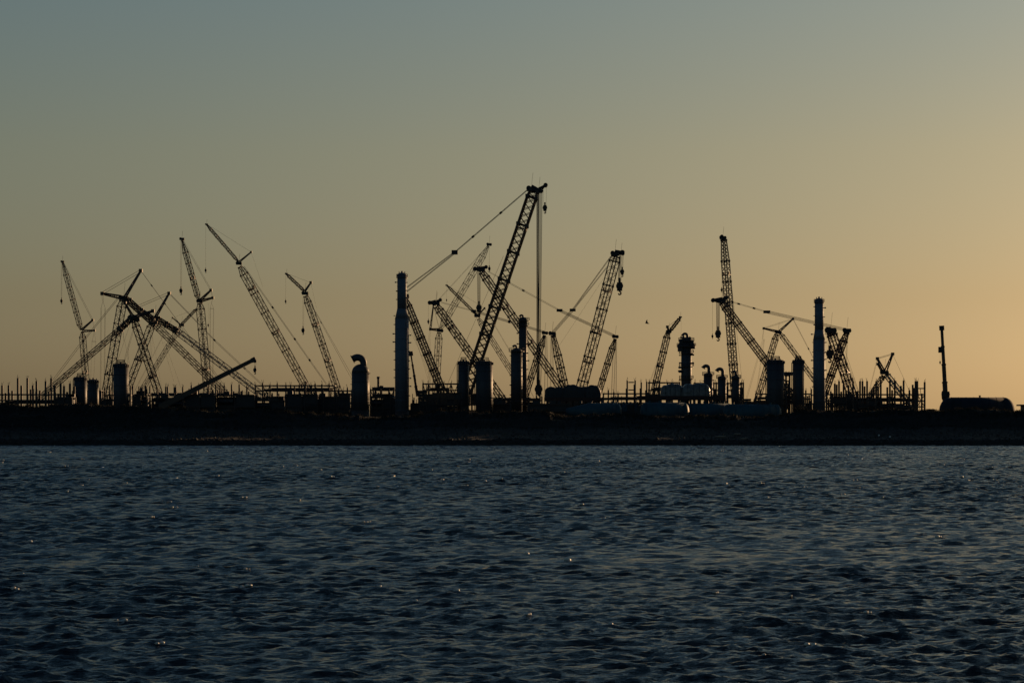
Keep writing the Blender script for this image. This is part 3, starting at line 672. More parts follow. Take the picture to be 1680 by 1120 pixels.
# silos in pairs
silo_spec = [('plain dark silo left of the crane boom, left one of the central pair', 975, 751.5, 769.5, 592, True), ('plain dark silo with railing ring, right one of the central pair', 972, 780.5, 808.5, 592, True),
             ('wide dark silo touching the leaning boom, left one of the right pair', 962, 1258, 1286.5, 590, True), ('narrow dark silo, right one of the right pair', 965, 1300.5, 1319, 590, True),
             ('plain dark silo rising beside the left crane tangle', 970, 186, 211, 596, True), ('low dark tank with knobbly rim at the far left, left of two', 990, 121.5, 142.5, 618, True), ('low dark tank with rounded top at the far left, right of two', 1002, 144, 162, 622, False)]
for lb, Y, a, b, yt, rl in silo_spec:
    t = column('silo', lb, Y, a, b, yt, 680, None, 'cladd', None, (), False, 'silo', rl, False, .08 if rl else .3); t['group'] = 'plain dark silos and tanks'
    base = Vector(t['_w']); r = (b-a)/2*Y*K; H = zof(yt, Y)-GZ
    for i in range(9):
        an = math.pi+math.pi*(i+.5)/9; q = base+Vector((math.cos(an)*(r+.1), math.sin(an)*(r+.1), H-r*.1-.6)); MB().box(q, (.35, .35, .9)).build('rim_bracket', M['cladd'], t)
    MB().bar(base+Vector((-r-.3, 0, 0)), base+Vector((-r-.3, 0, H-r*.5)), .16, 8).build('downpipe', M['steel'], t)
# gooseneck trio
for lb, Y, a, b, yt, sc_, m_ in (('dark vessel with curled pipe beside the platformed column, left of three', 1020, 1154.5, 1169.5, 611, 1, 'cladd'), ('dark vessel with curled pipe, middle one of three right of the wrapped modules', 1000, 1177.5, 1191.5, 616, 1, 'cladd'), ('dark vessel with capped top in front of the vertical crane, right of three', 996, 1200.5, 1213.5, 616, .6, 'cladd')):
    gx = (a+b)/2
    t = column('gooseneck_vessel', lb, Y, a, b, yt, 680, None, m_, (2.4*sc_+.4, [(gx+1.5, yt+3), (gx+1.2, yt-2)]+arc(gx-3.6*sc_, yt-6*sc_, 5*sc_, 10, 160, 7)), ((yt+5, .5),)); t['group'] = 'gooseneck vessels right of the wrapped modules'

# ------------------------------------------------------------------ long lying vessels
def lying(label, Y, xl, xr, ytop, D, m='teal', hf=.5, cone=False):
    """horizontal pressure vessel: shell, two dished heads, saddles, nozzles; D in metres"""
    r = D/2; zc = zof(ytop, Y)-r; x0 = P(xl, 0, Y).x; x1 = P(xr, 0, Y).x
    t = thing('horizontal_vessel', label, 'pressure vessel', ((x0+x1)/2, Y, GZ), 'long horizontal vessels lying on the shore'); c = Vector(((x0+x1)/2, Y, zc)); L = (x1-x0)-2*r*hf
    mb = MB()
    prof = [(r, -L/2), (r, L/2)] if not cone else [(r*.35, -L/2-r*1.2), (r, -L/2+r*1.6), (r, L/2)]
    sh = mb.lathe(prof, c, 44, 'x').build('shell', M[m], t, True)
    rg = MB(); n = 7
    for i in range(n+1):
        z = -L/2+(r*1.7 if cone else .2)+(L-(r*1.7 if cone else 0)-.4)*i/n; rg.lathe([(r+.01, z-.1), (r+.06, z-.06), (r+.06, z+.06), (r+.01, z+.1)], c, 44, 'x')
    rg.build('seam_ring', M[m], sh)['kind'] = 'stuff'
    for s_ in (-1, 1):
        if cone and s_ < 0: continue
        hd = [(r*math.cos(a), s_*(L/2+hf*r*math.sin(a))) for a in [0, .3, .6, .9, 1.2, 1.45, 1.56]]
        MB().lathe(hd if s_ > 0 else hd[::-1], c, 44, 'x').build('dished_head', M[m], t, True)
    for s_ in (-.32, .32):
        MB().box((c.x+L*s_, c.y, (zc-r*.6+GZ-.6)/2), (1.0, r*1.7, abs(zc-r*.6-GZ+.6))).build('saddle', M['steel'], t)
    for k in range(1 if m == 'navy' else 4):
        q = c+Vector((L*(-.38+.25*k if m != 'navy' else .05), -.2, r-.1)); MB().bar(q, q+Vector((0, 0, .7)), .3, 12).bar(q+Vector((0, 0, .6)), q+Vector((0, 0, .75)), .45, 14).build('nozzle', M[m], t)
    return t
lying('pale teal vessel with tapered left end, leftmost of the row on the shore', 958, 938, 1020, 661, 5.6, 'teal', cone=True)
lying('short teal vessel half hidden behind the leftmost one', 984, 1000, 1058, 662, 5.8)
lying('long bright teal vessel below the wrapped modules', 961, 1050, 1131, 660, 6.6)
lying('teal vessel second from the right in the row on the shore', 976, 1124, 1203, 661.5, 6.2)
lying('rightmost teal vessel, ending beside the wide dark silo', 954, 1186, 1282, 663, 5.8)
lying('big dark blue rounded vessel alone on the skyline at the far right', 958, 1541, 1665, 651.5, 9.0, 'navy', .85)

# ------------------------------------------------------------------ wrapped modules
def wrapped(label, Y, xl, xr, yt, yb, seed, m='wrap'):
    rr = random.Random(seed); w_ = (xr-xl)*Y*K; h = (yb-yt)*Y*K; c = P((xl+xr)/2, yb, Y)
    t = thing('wrapped_module', label, 'wrapped equipment', c, 'plastic wrapped modules on steel decks')
    nx, ny = 26, 14; mb = MB(); dd = w_*.55
    import mathutils.noise as no
    def pt(u, a):
        x = -w_/2+w_*u; e = 1-abs(2*u-1)**7; hh = h*(.78+.22*math.sin(math.pi*min(1, .15+u*.8))+.05*math.sin(u*8+seed)+.03*math.sin(u*19+seed*2))*e**.4+.02
        ca, sa = math.cos(a), math.sin(a); y = dd/2*math.copysign(abs(ca)**.55, ca)*e**.3; z = hh*abs(sa)**.6
        q = Vector((x, y, z)); n_ = no.noise(q*.9+Vector((seed, 0, 0)))*.28+no.noise(q*2.3)*.12
        return c+q*(1+n_*.12)+Vector((0, -abs(n_)*.4, 0))
    for i in range(nx+1):
        for j in range(ny+1): mb.v.append(pt(i/nx, math.pi*j/ny))
    for i in range(nx):
        for j in range(ny): a = i*(ny+1)+j; mb.f.append((a, a+1, a+ny+2, a+ny+1))
    mb.build('plastic_cover', M[m], t, True)
    for i in range(1, 5):
        sb = MB(); sb.path([pt(i/5, math.pi*j/12)+Vector((0, -.05, .05)) for j in range(13)], .06, 4); sb.build('strap', M['steel'], t)
def deck(label, Y, xl, xr, yt, yb):
    a = P(xl, yt, Y); b = P(xr, yb, Y); t = thing('steel_deck', label, 'steel deck', ((a.x+b.x)/2, Y, GZ))
    MB().box(((a.x+b.x)/2, Y, (a.z+b.z)/2), (b.x-a.x, 12, a.z-b.z)).build('deck_plate', M['deck'], t)
    for i in range(9):
        for sy in (-5, 5):
            x = a.x+1+(b.x-a.x-2)*i/8; MB().bar((x, Y+sy, GZ-.3), (x, Y+sy, b.z+.02), .3, 6).build('leg', M['steel'], t)
deck('long low red deck carrying the two shiny wrapped modules', 985, 1046, 1184, 649.5, 656)
wrapped('shiny plastic wrapped module on the red deck, left of two', 985, 1083, 1124, 629.5, 650, 3); wrapped('shiny plastic wrapped module on the red deck, right of two', 983, 1118, 1166, 628.5, 650, 8)
deck('low dark deck under the long covered modules right of centre', 988, 893, 988, 652, 658)
for lb, a, b, yt, sd2 in (('dark covered module with sloping left end, leftmost of three by the leaning crane', 893, 930, 634, 1), ('dark covered module, middle one of three under the two crane booms', 922, 962, 631.5, 5), ('dark covered module with a boxy right end, rightmost of three', 954, 987, 632, 9)):
    wrapped(lb, 988, a, b, yt, 653, sd2, 'panel')

# ------------------------------------------------------------------ racks and modules of steelwork
def rack(label, Y, posts, beams, yb, depth=7, r=.26, xbr=(), cat='pipe rack', extra=()):
    """posts = [(px, ytop)], beams = rows; two bays deep"""
    t = thing('pipe_rack', label, cat, gnd((posts[0][0]+posts[-1][0])/2, Y), 'steel pipe racks under construction')
    for px, yt in posts:
        for dy in (0, depth):
            q = P(px, 690, Y); x = q.x; z1 = zof(yt, Y)-(0 if dy == 0 else random.uniform(1, 4))
            b = MB().box((x, Y+dy, (GZ-.4+z1)/2), (r*2, r*2, z1-GZ+.4)).build('post', M['steel'], t)
        tz = zof(yt, Y); rb = MB()
        for k in range(4): rb.bar((x+random.uniform(-.25, .25), Y+random.uniform(-.2, .2), tz-.1), (x+random.uniform(-.5, .5), Y+random.uniform(-.3, .3), tz+random.uniform(.5, 1.3)), .035)
        rb.build('starter_bars', M['rope'], t)
    for row, i0, i1 in beams:
        z = zof(row, Y)
        for a, b in zip(posts[i0:i1], posts[i0+1:i1+1]):
            xa, xb = P(a[0], 0, Y).x, P(b[0], 0, Y).x
            for dy in (0, depth):
                MB().box(((xa+xb)/2, Y+dy, z), (xb-xa-2*r-.02, .3, .42)).build('beam', M['steel'], t)
        for px, yt in posts[i0:i1+1]:
            MB().box((P(px, 0, Y).x, Y+depth/2, z), (.28, depth-2*r-.02, .4)).build('cross_beam', M['steel'], t)
    for i in xbr:
        a, b = posts[i], posts[i+1]; xa, xb = P(a[0], 0, Y).x, P(b[0], 0, Y).x; z0, z1 = zof(beams[-1][0], Y), zof(beams[0][0], Y)
        MB().bar((xa, Y, z0), (xb, Y, z1), .13).build('brace', M['steel'], t); MB().bar((xa, Y+.02, z1), (xb, Y+.02, z0), .13).build('brace', M['steel'], t)
    return t
def pipes_on(t, Y, xl, xr, rows, depth=7, seed=0):
    rr = random.Random(seed)
    for row in rows:
        for k in range(4):
            rad = rr.choice((.18, .25, .35, .45)); a = P(xl+rr.uniform(0, (xr-xl)*.3), 0, Y).x; b = P(xr-rr.uniform(0, (xr-xl)*.3), 0, Y).x; y = Y+1+k*(depth-2)/3; z = zof(row, Y)+.22+rad
            MB().bar((a, y, z), (b, y, z), rad, 10).build('pipe', M['steel'], t)
pl = [(3.6, 632), (14.3, 632), (29.4, 620), (45, 620), (54, 632), (60, 625), (75, 625), (84, 620), (90.4, 632), (99.5, 629), (105, 633), (114.7, 629), (122, 634)]
t = rack('row of bare steel posts with two rails at the far left', 985, [(-60, 628), (-45, 622), (-30, 632), (-14, 624)]+pl, [(647, 0, 16), (656.5, 0, 16), (661, 0, 16)], 664, r=.33)
pipes_on(t, 985, 2, 120, (661,), seed=1)
t = rack('short steel rack between the twin tanks and the plain silo', 1040, [(164, 640), (172, 636), (180, 632), (214, 633)], [(648, 0, 3), (657, 0, 3)], 664)
pp = [(218, 633), (231, 636), (233.5, 636), (246, 633.5), (258, 636), (272, 634), (275, 634), (286, 635), (288.5, 635), (300, 634), (314, 632), (326, 633), (342, 634), (354, 631), (361, 632), (368, 632), (380, 631), (392.5, 631), (405, 634)]
t = rack('long steel rack with uneven posts beneath the left crane tangle', 1000, pp, [(648.5, 0, 18), (658, 0, 18)], 664, xbr=(4, 7, 12, 16)); pipes_on(t, 1000, 220, 400, (648.5, 658), seed=2)
pq = [(419, 631), (431, 628), (443, 631), (455, 629), (469, 631), (477, 631), (491, 631), (500, 631), (511, 631), (517, 629), (528, 630), (540, 629), (549, 634)]
t = rack('raised steel deck with many short posts under the two fixed jib cranes', 1005, pq, [(632.5, 0, 12), (641, 0, 12), (655, 0, 12)], 668, xbr=(1, 4, 7)); pipes_on(t, 1005, 420, 548, (641, 655), seed=3)
t = rack('dark steelwork between the gooseneck vessel and the tall grey column', 1000, [(550, 638), (556, 638), (563, 640), (570, 636), (577, 640)], [(641, 0, 4), (650, 0, 4), (660, 0, 4)], 668, xbr=(0, 2)); pipes_on(t, 1000, 550, 577, (650,), seed=9)
t = rack('dark steelwork with a vent pipe just left of the tall grey column', 992, [(608, 638), (616, 639), (626, 637), (638, 638), (646, 641)], [(640, 0, 4), (650, 0, 4), (660, 0, 4)], 668, xbr=(0, 1, 3)); pipes_on(t, 992, 608, 648, (640, 650, 660), seed=4)
MB().bar(P(620.6, 640, 994), P(620.6, 618, 994), .4, 10).bar(P(620.6, 621, 994), P(620.6, 617.5, 994), .55, 10).build('vent_pipe', M['steel'], t)
MB().path([P(623.5, 640, 995), P(623.5, 636, 995), P(625, 634, 995), P(627.5, 634.5, 995), P(628.5, 638, 995)], .5, 8).build('pipe_bend', M['steel'], t)
t = rack('cross braced platform frame beside the foot of the tallest crane', 1004, [(694, 628), (703, 629), (718, 628), (728, 629), (740, 628), (751, 628)], [(629.5, 0, 5), (640, 0, 5), (651, 0, 5), (661, 0, 5)], 668, xbr=(0, 1, 2, 3, 4)); pipes_on(t, 1004, 694, 750, (640, 651), seed=5)
t = rack('low steelwork between the central silos and the joined pair of vessels', 1008, [(774, 652), (812, 655), (819, 650), (829, 652), (836, 655), (868, 654), (880, 648), (889, 650)], [(657, 0, 7), (664, 0, 7)], 668); pipes_on(t, 1008, 812, 888, (657, 664), seed=6)
t = rack('open steel frame with tall ladder bay right of the covered modules', 1010, [(990, 646), (998, 640), (1007, 643), (1014, 646), (1029, 624), (1042, 624), (1052, 627), (1061, 626)], [(645.5, 0, 7), (655, 0, 7), (661, 0, 7)], 668, xbr=(5,)); pipes_on(t, 1010, 990, 1060, (655,), seed=7)
for row in (627, 639.5):
    MB().box((P(1035.5, 0, 1010).x, 1010, zof(row, 1010)), (2.0, .3, .4)).build('beam', M['steel'], t)
t = rack('open steel frame standing left of the platformed column', 1022, [(1065, 626), (1073, 627), (1082, 627), (1095, 627), (1103, 627), (1115, 628)], [(627.5, 0, 5), (640, 0, 5), (648, 0, 5)], 668); pipes_on(t, 1022, 1065, 1112, (640,), seed=8)
t = rack('open steel frame between the gooseneck vessels', 1030, [(1140, 627), (1149, 628), (1171, 627), (1175, 627), (1194, 627), (1216, 627), (1219.5, 627)], [(628.5, 0, 6), (640, 0, 6), (652, 0, 6)], 668, xbr=(5,)); pipes_on(t, 1030, 1172, 1219, (652,), seed=10)
t = rack('low steelwork seen between the right pair of silos', 1005, [(1225, 661), (1240, 645), (1247, 642), (1257, 650), (1290, 640), (1299, 645), (1322, 640), (1331, 638)], [(646, 2, 7), (654, 1, 7), (662, 0, 7)], 672); pipes_on(t, 1005, 1245, 1330, (654, 662), seed=11)
# stair tower between silos
t = rack('small stair tower rising between the right pair of silos', 1012, [(1289.5, 613), (1295.5, 613)], [(616, 0, 1), (625, 0, 1), (634, 0, 1), (645, 0, 1), (656, 0, 1)], 672, xbr=(0,), r=.3, depth=4, cat='stair tower'); MB().box(P(1292.5, 613, 1012), (3.2, 4.8, 1.2)).build('top_cabin', M['panel'], t)
pr = [(1356, 640), (1363, 642), (1369.5, 629), (1376.5, 625), (1384, 630), (1392, 632), (1399.5, 625), (1411, 625), (1415, 625), (1422.5, 625), (1430, 640), (1437.5, 625), (1445, 624), (1460, 624), (1468, 624), (1482.5, 624), (1492, 640), (1502, 625), (1505, 625), (1517, 626.5)]
t = rack('long two rail steel rack with tall bare posts on the right', 1000, pr, [(647, 0, 19), (657.5, 0, 19), (667, 0, 19)], 672, r=.3, xbr=(0, 2, 4, 6, 9, 11, 13, 15, 18)); pipes_on(t, 1000, 1358, 1500, (657.5, 667), seed=12)
for px in (1509, 1513): MB().bar(P(px, 672, 1001), P(px-3, 637, 1001), .1).build('brace', M['steel'], t)
MB().box((P(1510.5, 0, 1000).x, 1000, zof(637, 1000)), (2.7, .3, .4)).build('beam', M['steel'], t)

def module(label, Y, xl, xr, yt, seed, nb=None):
    """dark prefabricated module: frame, closing panels, roof, pipes and small equipment on top"""
    rr = random.Random(seed); a = P(xl, yt, Y); b = P(xr, 690, Y); h = a.z-GZ; L = b.x-a.x; D = 9
    t = thing('process_module', label, 'module', ((a.x+b.x)/2, Y, GZ), 'dark prefabricated modules along the site')
    n = nb or max(2, int(L/5.2)); bw = L/n; lv = max(2, int(h/3.2)); lh = h/lv
    for i in range(n+1):
        for dy in (0, D): MB().box((a.x+i*bw, Y+dy, GZ+h/2), (.35, .35, h)).build('post', M['steel'], t)
    for k in range(lv+1):
        for dy in (0, D): MB().box((a.x+L/2, Y+dy-.03, GZ+k*lh), (L-.05, .3, .38)).build('beam', M['steel'], t)
    for k in range(lv):
        for i in range(n):
            if rr.random() < .72:
                MB().box((a.x+(i+.5)*bw, Y+.45+rr.uniform(0, .2), GZ+(k+.5)*lh), (bw-.45, .12, lh-.45)).build('wall_panel', M['panel'], t)
            else:
                q = Vector((a.x+(i+.5)*bw, Y+2, GZ+(k+.5)*lh)); rad = rr.uniform(.4, 1.1)
                MB().bar(q-Vector((bw*.4, 0, 0)), q+Vector((bw*.4, 0, 0)), rad, 14).build('small_drum', M['cladd'], t)
    MB().box((a.x+L/2, Y+D/2+.4, GZ+h/2-.3), (L*.96, D*.5, h-.7)).build('core_wall', M['panel'], t)
    MB().box((a.x+L/2, Y+D/2, GZ+h+.13), (L*.99, D*.9, .2)).build('roof', M['panel'], t)
    for i in range(rr.randint(4, 8)):
        x = a.x+rr.uniform(.05, .95)*L; ty = rr.random()
        if ty < .4: MB().bar((x, Y+2, GZ+h+.2), (x, Y+2, GZ+h+rr.uniform(1, 3.4)), rr.uniform(.12, .3), 8).build('vent', M['steel'], t)
        elif ty < .7: MB().box((x, Y+3, GZ+h+.75), (rr.uniform(1, 3), 2, 1.05)).build('equipment_box', M['panel'], t)
        else:
            x2 = min(x+5, a.x+L-.3); z = GZ+h+.23+1.0; m_ = MB()
            for q in (0, .25, .5, .75, 1): m_.bar((x+(x2-x)*q, Y+.2, GZ+h+.23), (x+(x2-x)*q, Y+.2, z), .05)
            m_.bar((x, Y+.2, z), (x2, Y+.2, z), .05).bar((x, Y+.2, z-.5), (x2, Y+.2, z-.5), .04).build('railing', M['steel'], t)
for i, (a, b, yt, Y, lb) in enumerate([
    (90, 118, 652, 972, 'small dark module by the bare posts, just left of the two tanks'),
    (119, 166, 641, 1030, 'dark boxy module filling in behind the two low tanks at far left'),
    (164, 184, 655, 976, 'low dark module squeezed between the twin tanks and the silo'),
    (220, 241, 647, 972, 'small dark module just right of the plain left silo'),
    (252, 300, 653, 985, 'low dark module behind the foot of the solid telescopic boom'),
    (302, 352, 647.5, 976, 'long flat dark module where the solid telescopic boom rises'),
    (353, 417, 648, 980, 'longest flat dark module below the tip of the solid telescopic boom'),
    (418, 466, 657, 982, 'low dark module under the left end of the raised deck'),
    (468, 521, 647, 978, 'tall dark module in the middle of the raised deck'),
    (523, 574, 651, 984, 'dark module against the left side of the gooseneck vessel'),
    (608, 646, 652, 980, 'dark module filling the gap before the tall grey column'),
    (674, 716, 662, 976, 'low dark module at the foot of the mast right of the tall column'),
    (716, 750, 663, 971, 'low dark module in front of the tallest crane tracks'),
    (810, 838, 663, 976, 'small dark module right of the central silos'),
    (866, 934, 663, 968, 'low dark module left of the teal vessels'),
    (1062, 1085, 652, 1000, 'small dark module behind the left end of the red deck'),
    (1322, 1334, 662, 985, 'narrow dark module left of the stepped column'),
    (1388, 1408, 657, 985, 'dark reddish module under the crossing of two right cranes'),
    (1408, 1500, 668, 985, 'long very low module under the right steel rack')]):
    module(lb, Y, a, b, yt, 30+i)
# horizontal roof edge at the right border
t = thing('site_shed', 'low flat shed cut by the right edge of the photo', 'shed', P(1690, 690, 975)*1.0)
q = P(1672, 664.5, 975); t.location.z = GZ; t['_w'] = list(t.location)
MB().box((q.x+6, 975, (GZ+q.z)/2+.2), (10, 6, q.z-GZ-.4)).build('wall', M['panel'], t); MB().box((q.x+6, 975, q.z), (12.6, 7.4, .5)).build('roof', M['panel'], t)
# scaffolds and small plant around the crane feet
def scaffold(label, Y, xl, xr, yt, seed, bay=2.0, dens=.6):
    rr = random.Random(seed); a = P(xl, yt, Y); b = P(xr, 690, Y); h = a.z-GZ; n = max(2, int((b.x-a.x)/bay)); bw = (b.x-a.x)/n; m = max(2, int(h/2)); bh = h/m
    t = thing('scaffold', label, 'scaffold', ((a.x+b.x)/2, Y, GZ), 'scaffolds round the crane feet')
    tops = [h-rr.choice((0, 0, bh, bh*1.5))+rr.uniform(0, 1.2) for i in range(n+1)]
    for i in range(n+1):
        for dy in (0, 1.6): unit_bar('standard', (a.x+i*bw, Y+dy, GZ), (a.x+i*bw, Y+dy, GZ+tops[i]), .1, M['steel'], t)
    for k in range(1, m+1):
        z = GZ+k*bh
        for i in range(n):
            if z-GZ <= min(tops[i], tops[i+1])+.1:
                for dy in (.1, 1.7):
                    unit_bar('ledger', (a.x+i*bw, Y+dy, z), (a.x+(i+1)*bw, Y+dy, z), .09, M['steel'], t)
                if rr.random() < dens: unit_bar('brace', (a.x+i*bw, Y-.12, z-bh), (a.x+(i+1)*bw, Y-.12, z), .08, M['steel'], t)
                if rr.random() < .5: MB().box((a.x+(i+.5)*bw, Y+.9, z+.1), (bw-.1, 1.3, .08)).build('deck_board', M['steel'], t)
                if rr.random() < .22: MB().box((a.x+(i+.5)*bw, Y+.85, z-bh*.5), (bw-.25, .06, bh-.3)).build('debris_sheet', M['panel'], t)
for i, (Y, a, b, yt, lb) in enumerate([(962, 688, 722, 631, 'scaffold at the foot of the leaning mast, just right of the tall column'), (962, 722, 768, 634, 'scaffold round the foot of the tallest crane boom'), (970, 809, 837, 652, 'low scaffold between the right central silo and the joined vessels'),
    (972, 866, 894, 650, 'low scaffold just right of the joined vessels'), (974, 480, 530, 650, 'long low scaffold under the raised deck'), (970, 540, 577, 646, 'scaffold against the left side of the fat gooseneck vessel'), (971, 607, 640, 650, 'scaffold between gooseneck vessel and tall grey column'),
    (975, 212, 246, 648, 'scaffold just right of the plain left silo'), (978, 1000, 1040, 652, 'low scaffold behind the tapered teal vessel'), (975, 1216, 1257, 657, 'low scaffold left of the wide dark silo'), (972, 1320, 1336, 652, 'narrow scaffold left of the stepped column'), (980, 1356, 1400, 650, 'scaffold at the feet of the two crossing right cranes'), (982, 1425, 1470, 655, 'low scaffold under the small V-topped crane')]):
    scaffold(lb, Y, a, b, yt, 60+i)

# ------------------------------------------------------------------ bank: rubble, grass, driftwood
def scatter_rocks(name, n, fx, m, smin, smax, seed, sharp=.25):
    rr = np.random.default_rng(seed); V = []; F = []
    oc = np.array([(0, 0, 1), (1, 0, 0), (0, 1, 0), (-1, 0, 0), (0, -1, 0), (0, 0, -1)], float); of = [(0, 1, 2), (0, 2, 3), (0, 3, 4), (0, 4, 1), (5, 2, 1), (5, 3, 2), (5, 4, 3), (5, 1, 4)]
    for i in range(n):
        x, y, z = fx(rr); s = smin+(smax-smin)*rr.random()**2.5
        a = rr.uniform(0, 6.28); ca, sa = math.cos(a), math.sin(a)
        v = oc*rr.uniform(.55, 1.25, (6, 1))*np.array([s*rr.uniform(.8, 1.5), s, s*rr.uniform(.5, .9)])+rr.normal(0, s*sharp*.3, (6, 3))
        v = v@np.array([[ca, sa, 0], [-sa, ca, 0], [0, 0, 1]]); o = len(V)*6
        V.append(v+np.array([x, y, z])); F += [tuple(o+k for k in f) for f in of]
    V = np.concatenate(V); me = bpy.data.meshes.new(name); me.from_pydata(V.tolist(), [], F); me.materials.append(m)
    o = bpy.data.objects.new(name, me); COL.objects.link(o); o['kind'] = 'stuff'; return o
def f1(rr):
    x = rr.uniform(-235, 235); d = rr.triangular(-1.0, 2.0, 9.5); y = float(shore_y(x))+d; return x, y, ground_z(x, y)
o = scatter_rocks('shore_rubble', 6500, f1, M['rock'], .12, .75, 1); tag(o, 'band of dark rubble rocks along the waterline', 'rocks')
def f2(rr):
    px = rr.uniform(-30, 255); x = (px-840)*K*885; y = rr.uniform(872, 897); return x, y, ground_z(x, y)+.05
o = scatter_rocks('rubble_pile', 2200, f2, M['rock'], .15, .6, 2); tag(o, 'heap of broken grey rubble on the rise at the far left', 'rubble')
def grass(name, n, seed):
    rr = np.random.default_rng(seed); V = []; F = []
    for i in range(n):
        x = rr.uniform(-240, 240); d = rr.choice((rr.uniform(10, 46), rr.uniform(30, 52), rr.uniform(42, 50))); y = float(shore_y(x))+d
        px = (x/(945*K))+840
        z = ground_z(x, y)-.05; h = rr.uniform(.25, .75)*(1+.6*math.sin(x*.2)*math.sin(x*.043+d)); w_ = rr.uniform(.03, .08)
        for k in range(3):
            a = rr.uniform(0, 6.28); ox, oy = rr.normal(0, .25, 2); dx, dy = math.cos(a)*w_, math.sin(a)*w_; o = len(V)
            lx, ly = rr.normal(0, h*.3, 2)
            V += [(x+ox-dx, y+oy-dy, z), (x+ox+dx, y+oy+dy, z), (x+ox+lx, y+oy+ly, z+h*rr.uniform(.6, 1.2))]; F.append((o, o+1, o+2))
    me = bpy.data.meshes.new(name); me.from_pydata(V, [], F); me.materials.append(M['grass']); o = bpy.data.objects.new(name, me); COL.objects.link(o); o['kind'] = 'stuff'; return o
o = grass('bank_grass', 42000, 4); tag(o, 'dark rough grass covering the bank above the rubble', 'grass')
# low shrubs on the crest: leaf-size faces round short stems
def shrub(label, px, Y, w_, h, seed):
    rr = random.Random(seed); x = (px-840)*K*Y; z0 = ground_z(x, Y); t = thing('shrub', label, 'shrub', (x, Y, z0), 'low shrubs on the bank')
    st = MB(); lf = MB()
    for i in range(7):
        a = rr.uniform(0, 6.28); st.bar((x, Y, z0-.1), (x+math.cos(a)*w_*.3, Y+math.sin(a)*w_*.3, z0+h*rr.uniform(.5, .9)), .05, 4, .015)
    for i in range(420):
        a = rr.uniform(0, 6.28); q = rr.random()**.5; zz = rr.random(); ww = w_*.5*q*math.sin(math.pi*min(.95, .25+zz*.7))
        c = Vector((x+math.cos(a)*ww*(1+.3*math.sin(a*3+seed)), Y+math.sin(a)*ww, z0+zz*h*(1-.25*q*math.cos(a*2+seed)))); u = Vector((rr.gauss(0, 1), rr.gauss(0, 1), rr.gauss(0, 1))).normalized()*rr.uniform(.08, .17); v = u.orthogonal()
        o = len(lf.v); lf.v += [c-u, c+v*.6, c+u, c-v*.6]; lf.f.append((o, o+1, o+2, o+3))
    st.build('stem', M['wood'] if False else M['dark'], t); lf.build('foliage', M['grass'], t)
shr = [(12, 'shrub at the far left edge under the bare posts'), (228, 'shrub on the rise just right of the left silo'), (300, 'shrub below the middle of the solid telescopic boom'), (438, 'shrub below the left end of the raised deck'),
       (556, 'shrub just left of the gooseneck vessel foot'), (688, 'shrub right of the tall grey column foot'), (822, 'shrub below the gap right of the central silos'), (905, 'shrub left of the tapered teal vessel'), (1312, 'shrub in front of the narrow right silo'), (1380, 'shrub under the stout reddish crane'), (1528, 'shrub between the right rack and the blue vessel'), (1600, 'shrub in front of the big blue vessel')]
for i, (px, lb) in enumerate(shr): shrub(lb, px, 896, random.uniform(3, 6), random.uniform(.8, 1.5), i)
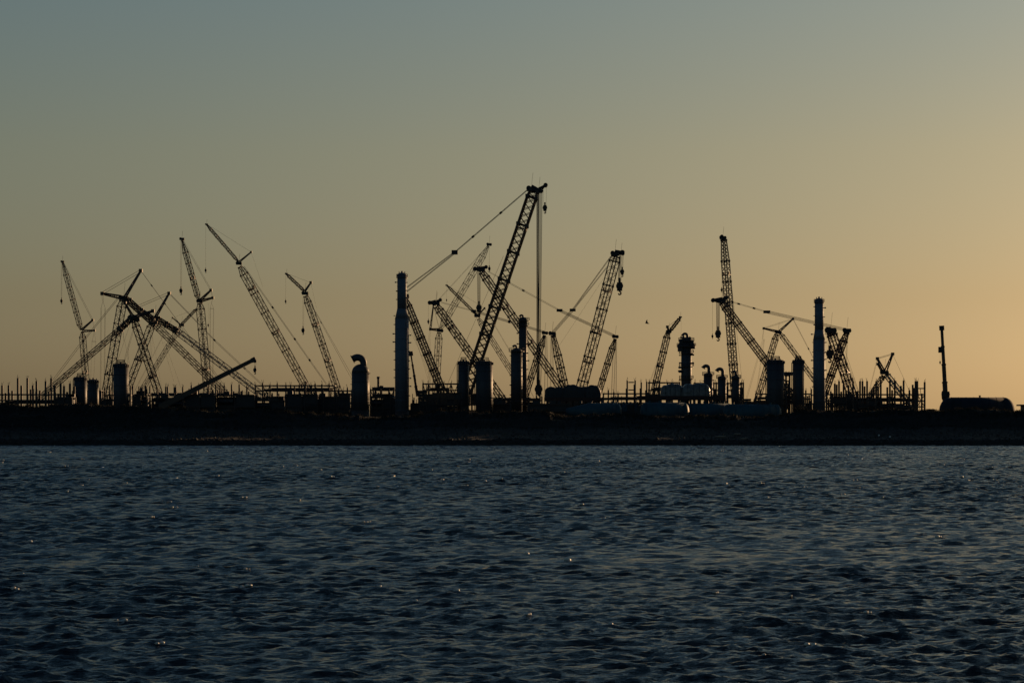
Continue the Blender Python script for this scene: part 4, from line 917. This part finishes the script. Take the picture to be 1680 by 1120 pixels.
# driftwood and pale debris on the bank
def log(label, px, Y, L, r, rz, seed):
    rr = random.Random(seed); x = (px-840)*K*Y; z = ground_z(x, Y)+r*1.2; t = thing('driftwood_log', label, 'driftwood', (x, Y, z-r), 'driftwood logs on the right bank'); c = Vector((x, Y, z)); d = Vector((math.cos(rz), math.sin(rz), rr.uniform(-.03, .05)))
    MB().path([c-d*L/2, c-d*L*.2+Vector((0, 0, r*.3)), c+d*L*.15, c+d*L/2+Vector((0, 0, r*.5))], [r*.7, r, r*.95, r*.45], 8).build('trunk', M['wood'], t)
    MB().path([c+d*L*.1, c+d*L*.2+Vector((.1, -.2, r*2.5))], [r*.4, r*.15], 6).build('branch_stub', M['wood'], t)
for i, (px, Y, L, r, rz, lb) in enumerate([(1183, 862, 3.2, .3, .1, 'pale driftwood log low on the bank, leftmost of three'), (1210, 869, 2.2, .25, .3, 'pale driftwood log higher on the bank, middle of three'), (1221, 858, 2.2, .25, -.15, 'pale driftwood log nearest the water, rightmost of three')]):
    log(lb, px, Y, L, r, rz, i)
# warning lamp / white float near the right
for px, Y, lb in ((1460, 862, 'small white ball float stranded on the right bank'), (1442, 866, 'small grey ball float further up the right bank')):
    x = (px-840)*K*Y; z = ground_z(x, Y); t = thing('ball_float', lb, 'float', (x, Y, z)); mw = bpy.data.materials.get('white_float') or mat('white_float', (.8, .78, .72), .25)
    MB().lathe([(.28*math.cos(a), .28+.28*math.sin(a)) for a in [-1.5+i*.375 for i in range(9)]], (x, Y, z), 16).build('ball', mw, t, True); MB().lathe([(.06, .54), (.08, .62), (.04, .66)], (x, Y, z), 10).build('eyelet', M['steel'], t)
# gull in flight, facing away with raised wings
def bird():
    Y = 420; c = P(1061.5, 530, Y); t = thing('flying_bird', 'small dark bird flying alone right of the leaning crane', 'bird', c); mb = MB(); s = .9
    mb.path([c+Vector((-.30, 0, -.02))*s, c+Vector((-.2, 0, .03))*s, c+Vector((0, 0, 0))*s, c+Vector((.2, .02, -.04))*s, c+Vector((.38, .03, -.06))*s], [.03, .075, .1, .07, .02], 8)
    for sy, up in ((-1, .42), (1, .36)):
        sh = c+Vector((-.02, 0, .05))*s; el = sh+Vector((-.06, sy*.16, up*.55))*s; ti = el+Vector((.10, sy*.10, up*.75))*s
        o = len(mb.v)
        for q, wq in ((sh, .15), (el, .12), (ti, .02)):
            for th_ in (-.012, .012): mb.v += [q+Vector((-wq, th_, 0)), q+Vector((wq, th_, 0))]
        for k in range(2):
            a = o+k*4; b = a+4; mb.f += [(a, a+1, b+1, b), (a+2, b+2, b+3, a+3), (a, b, b+2, a+2), (a+1, a+3, b+3, b+1)]
    mb.build('body', M['bird'], t, True)
bird()
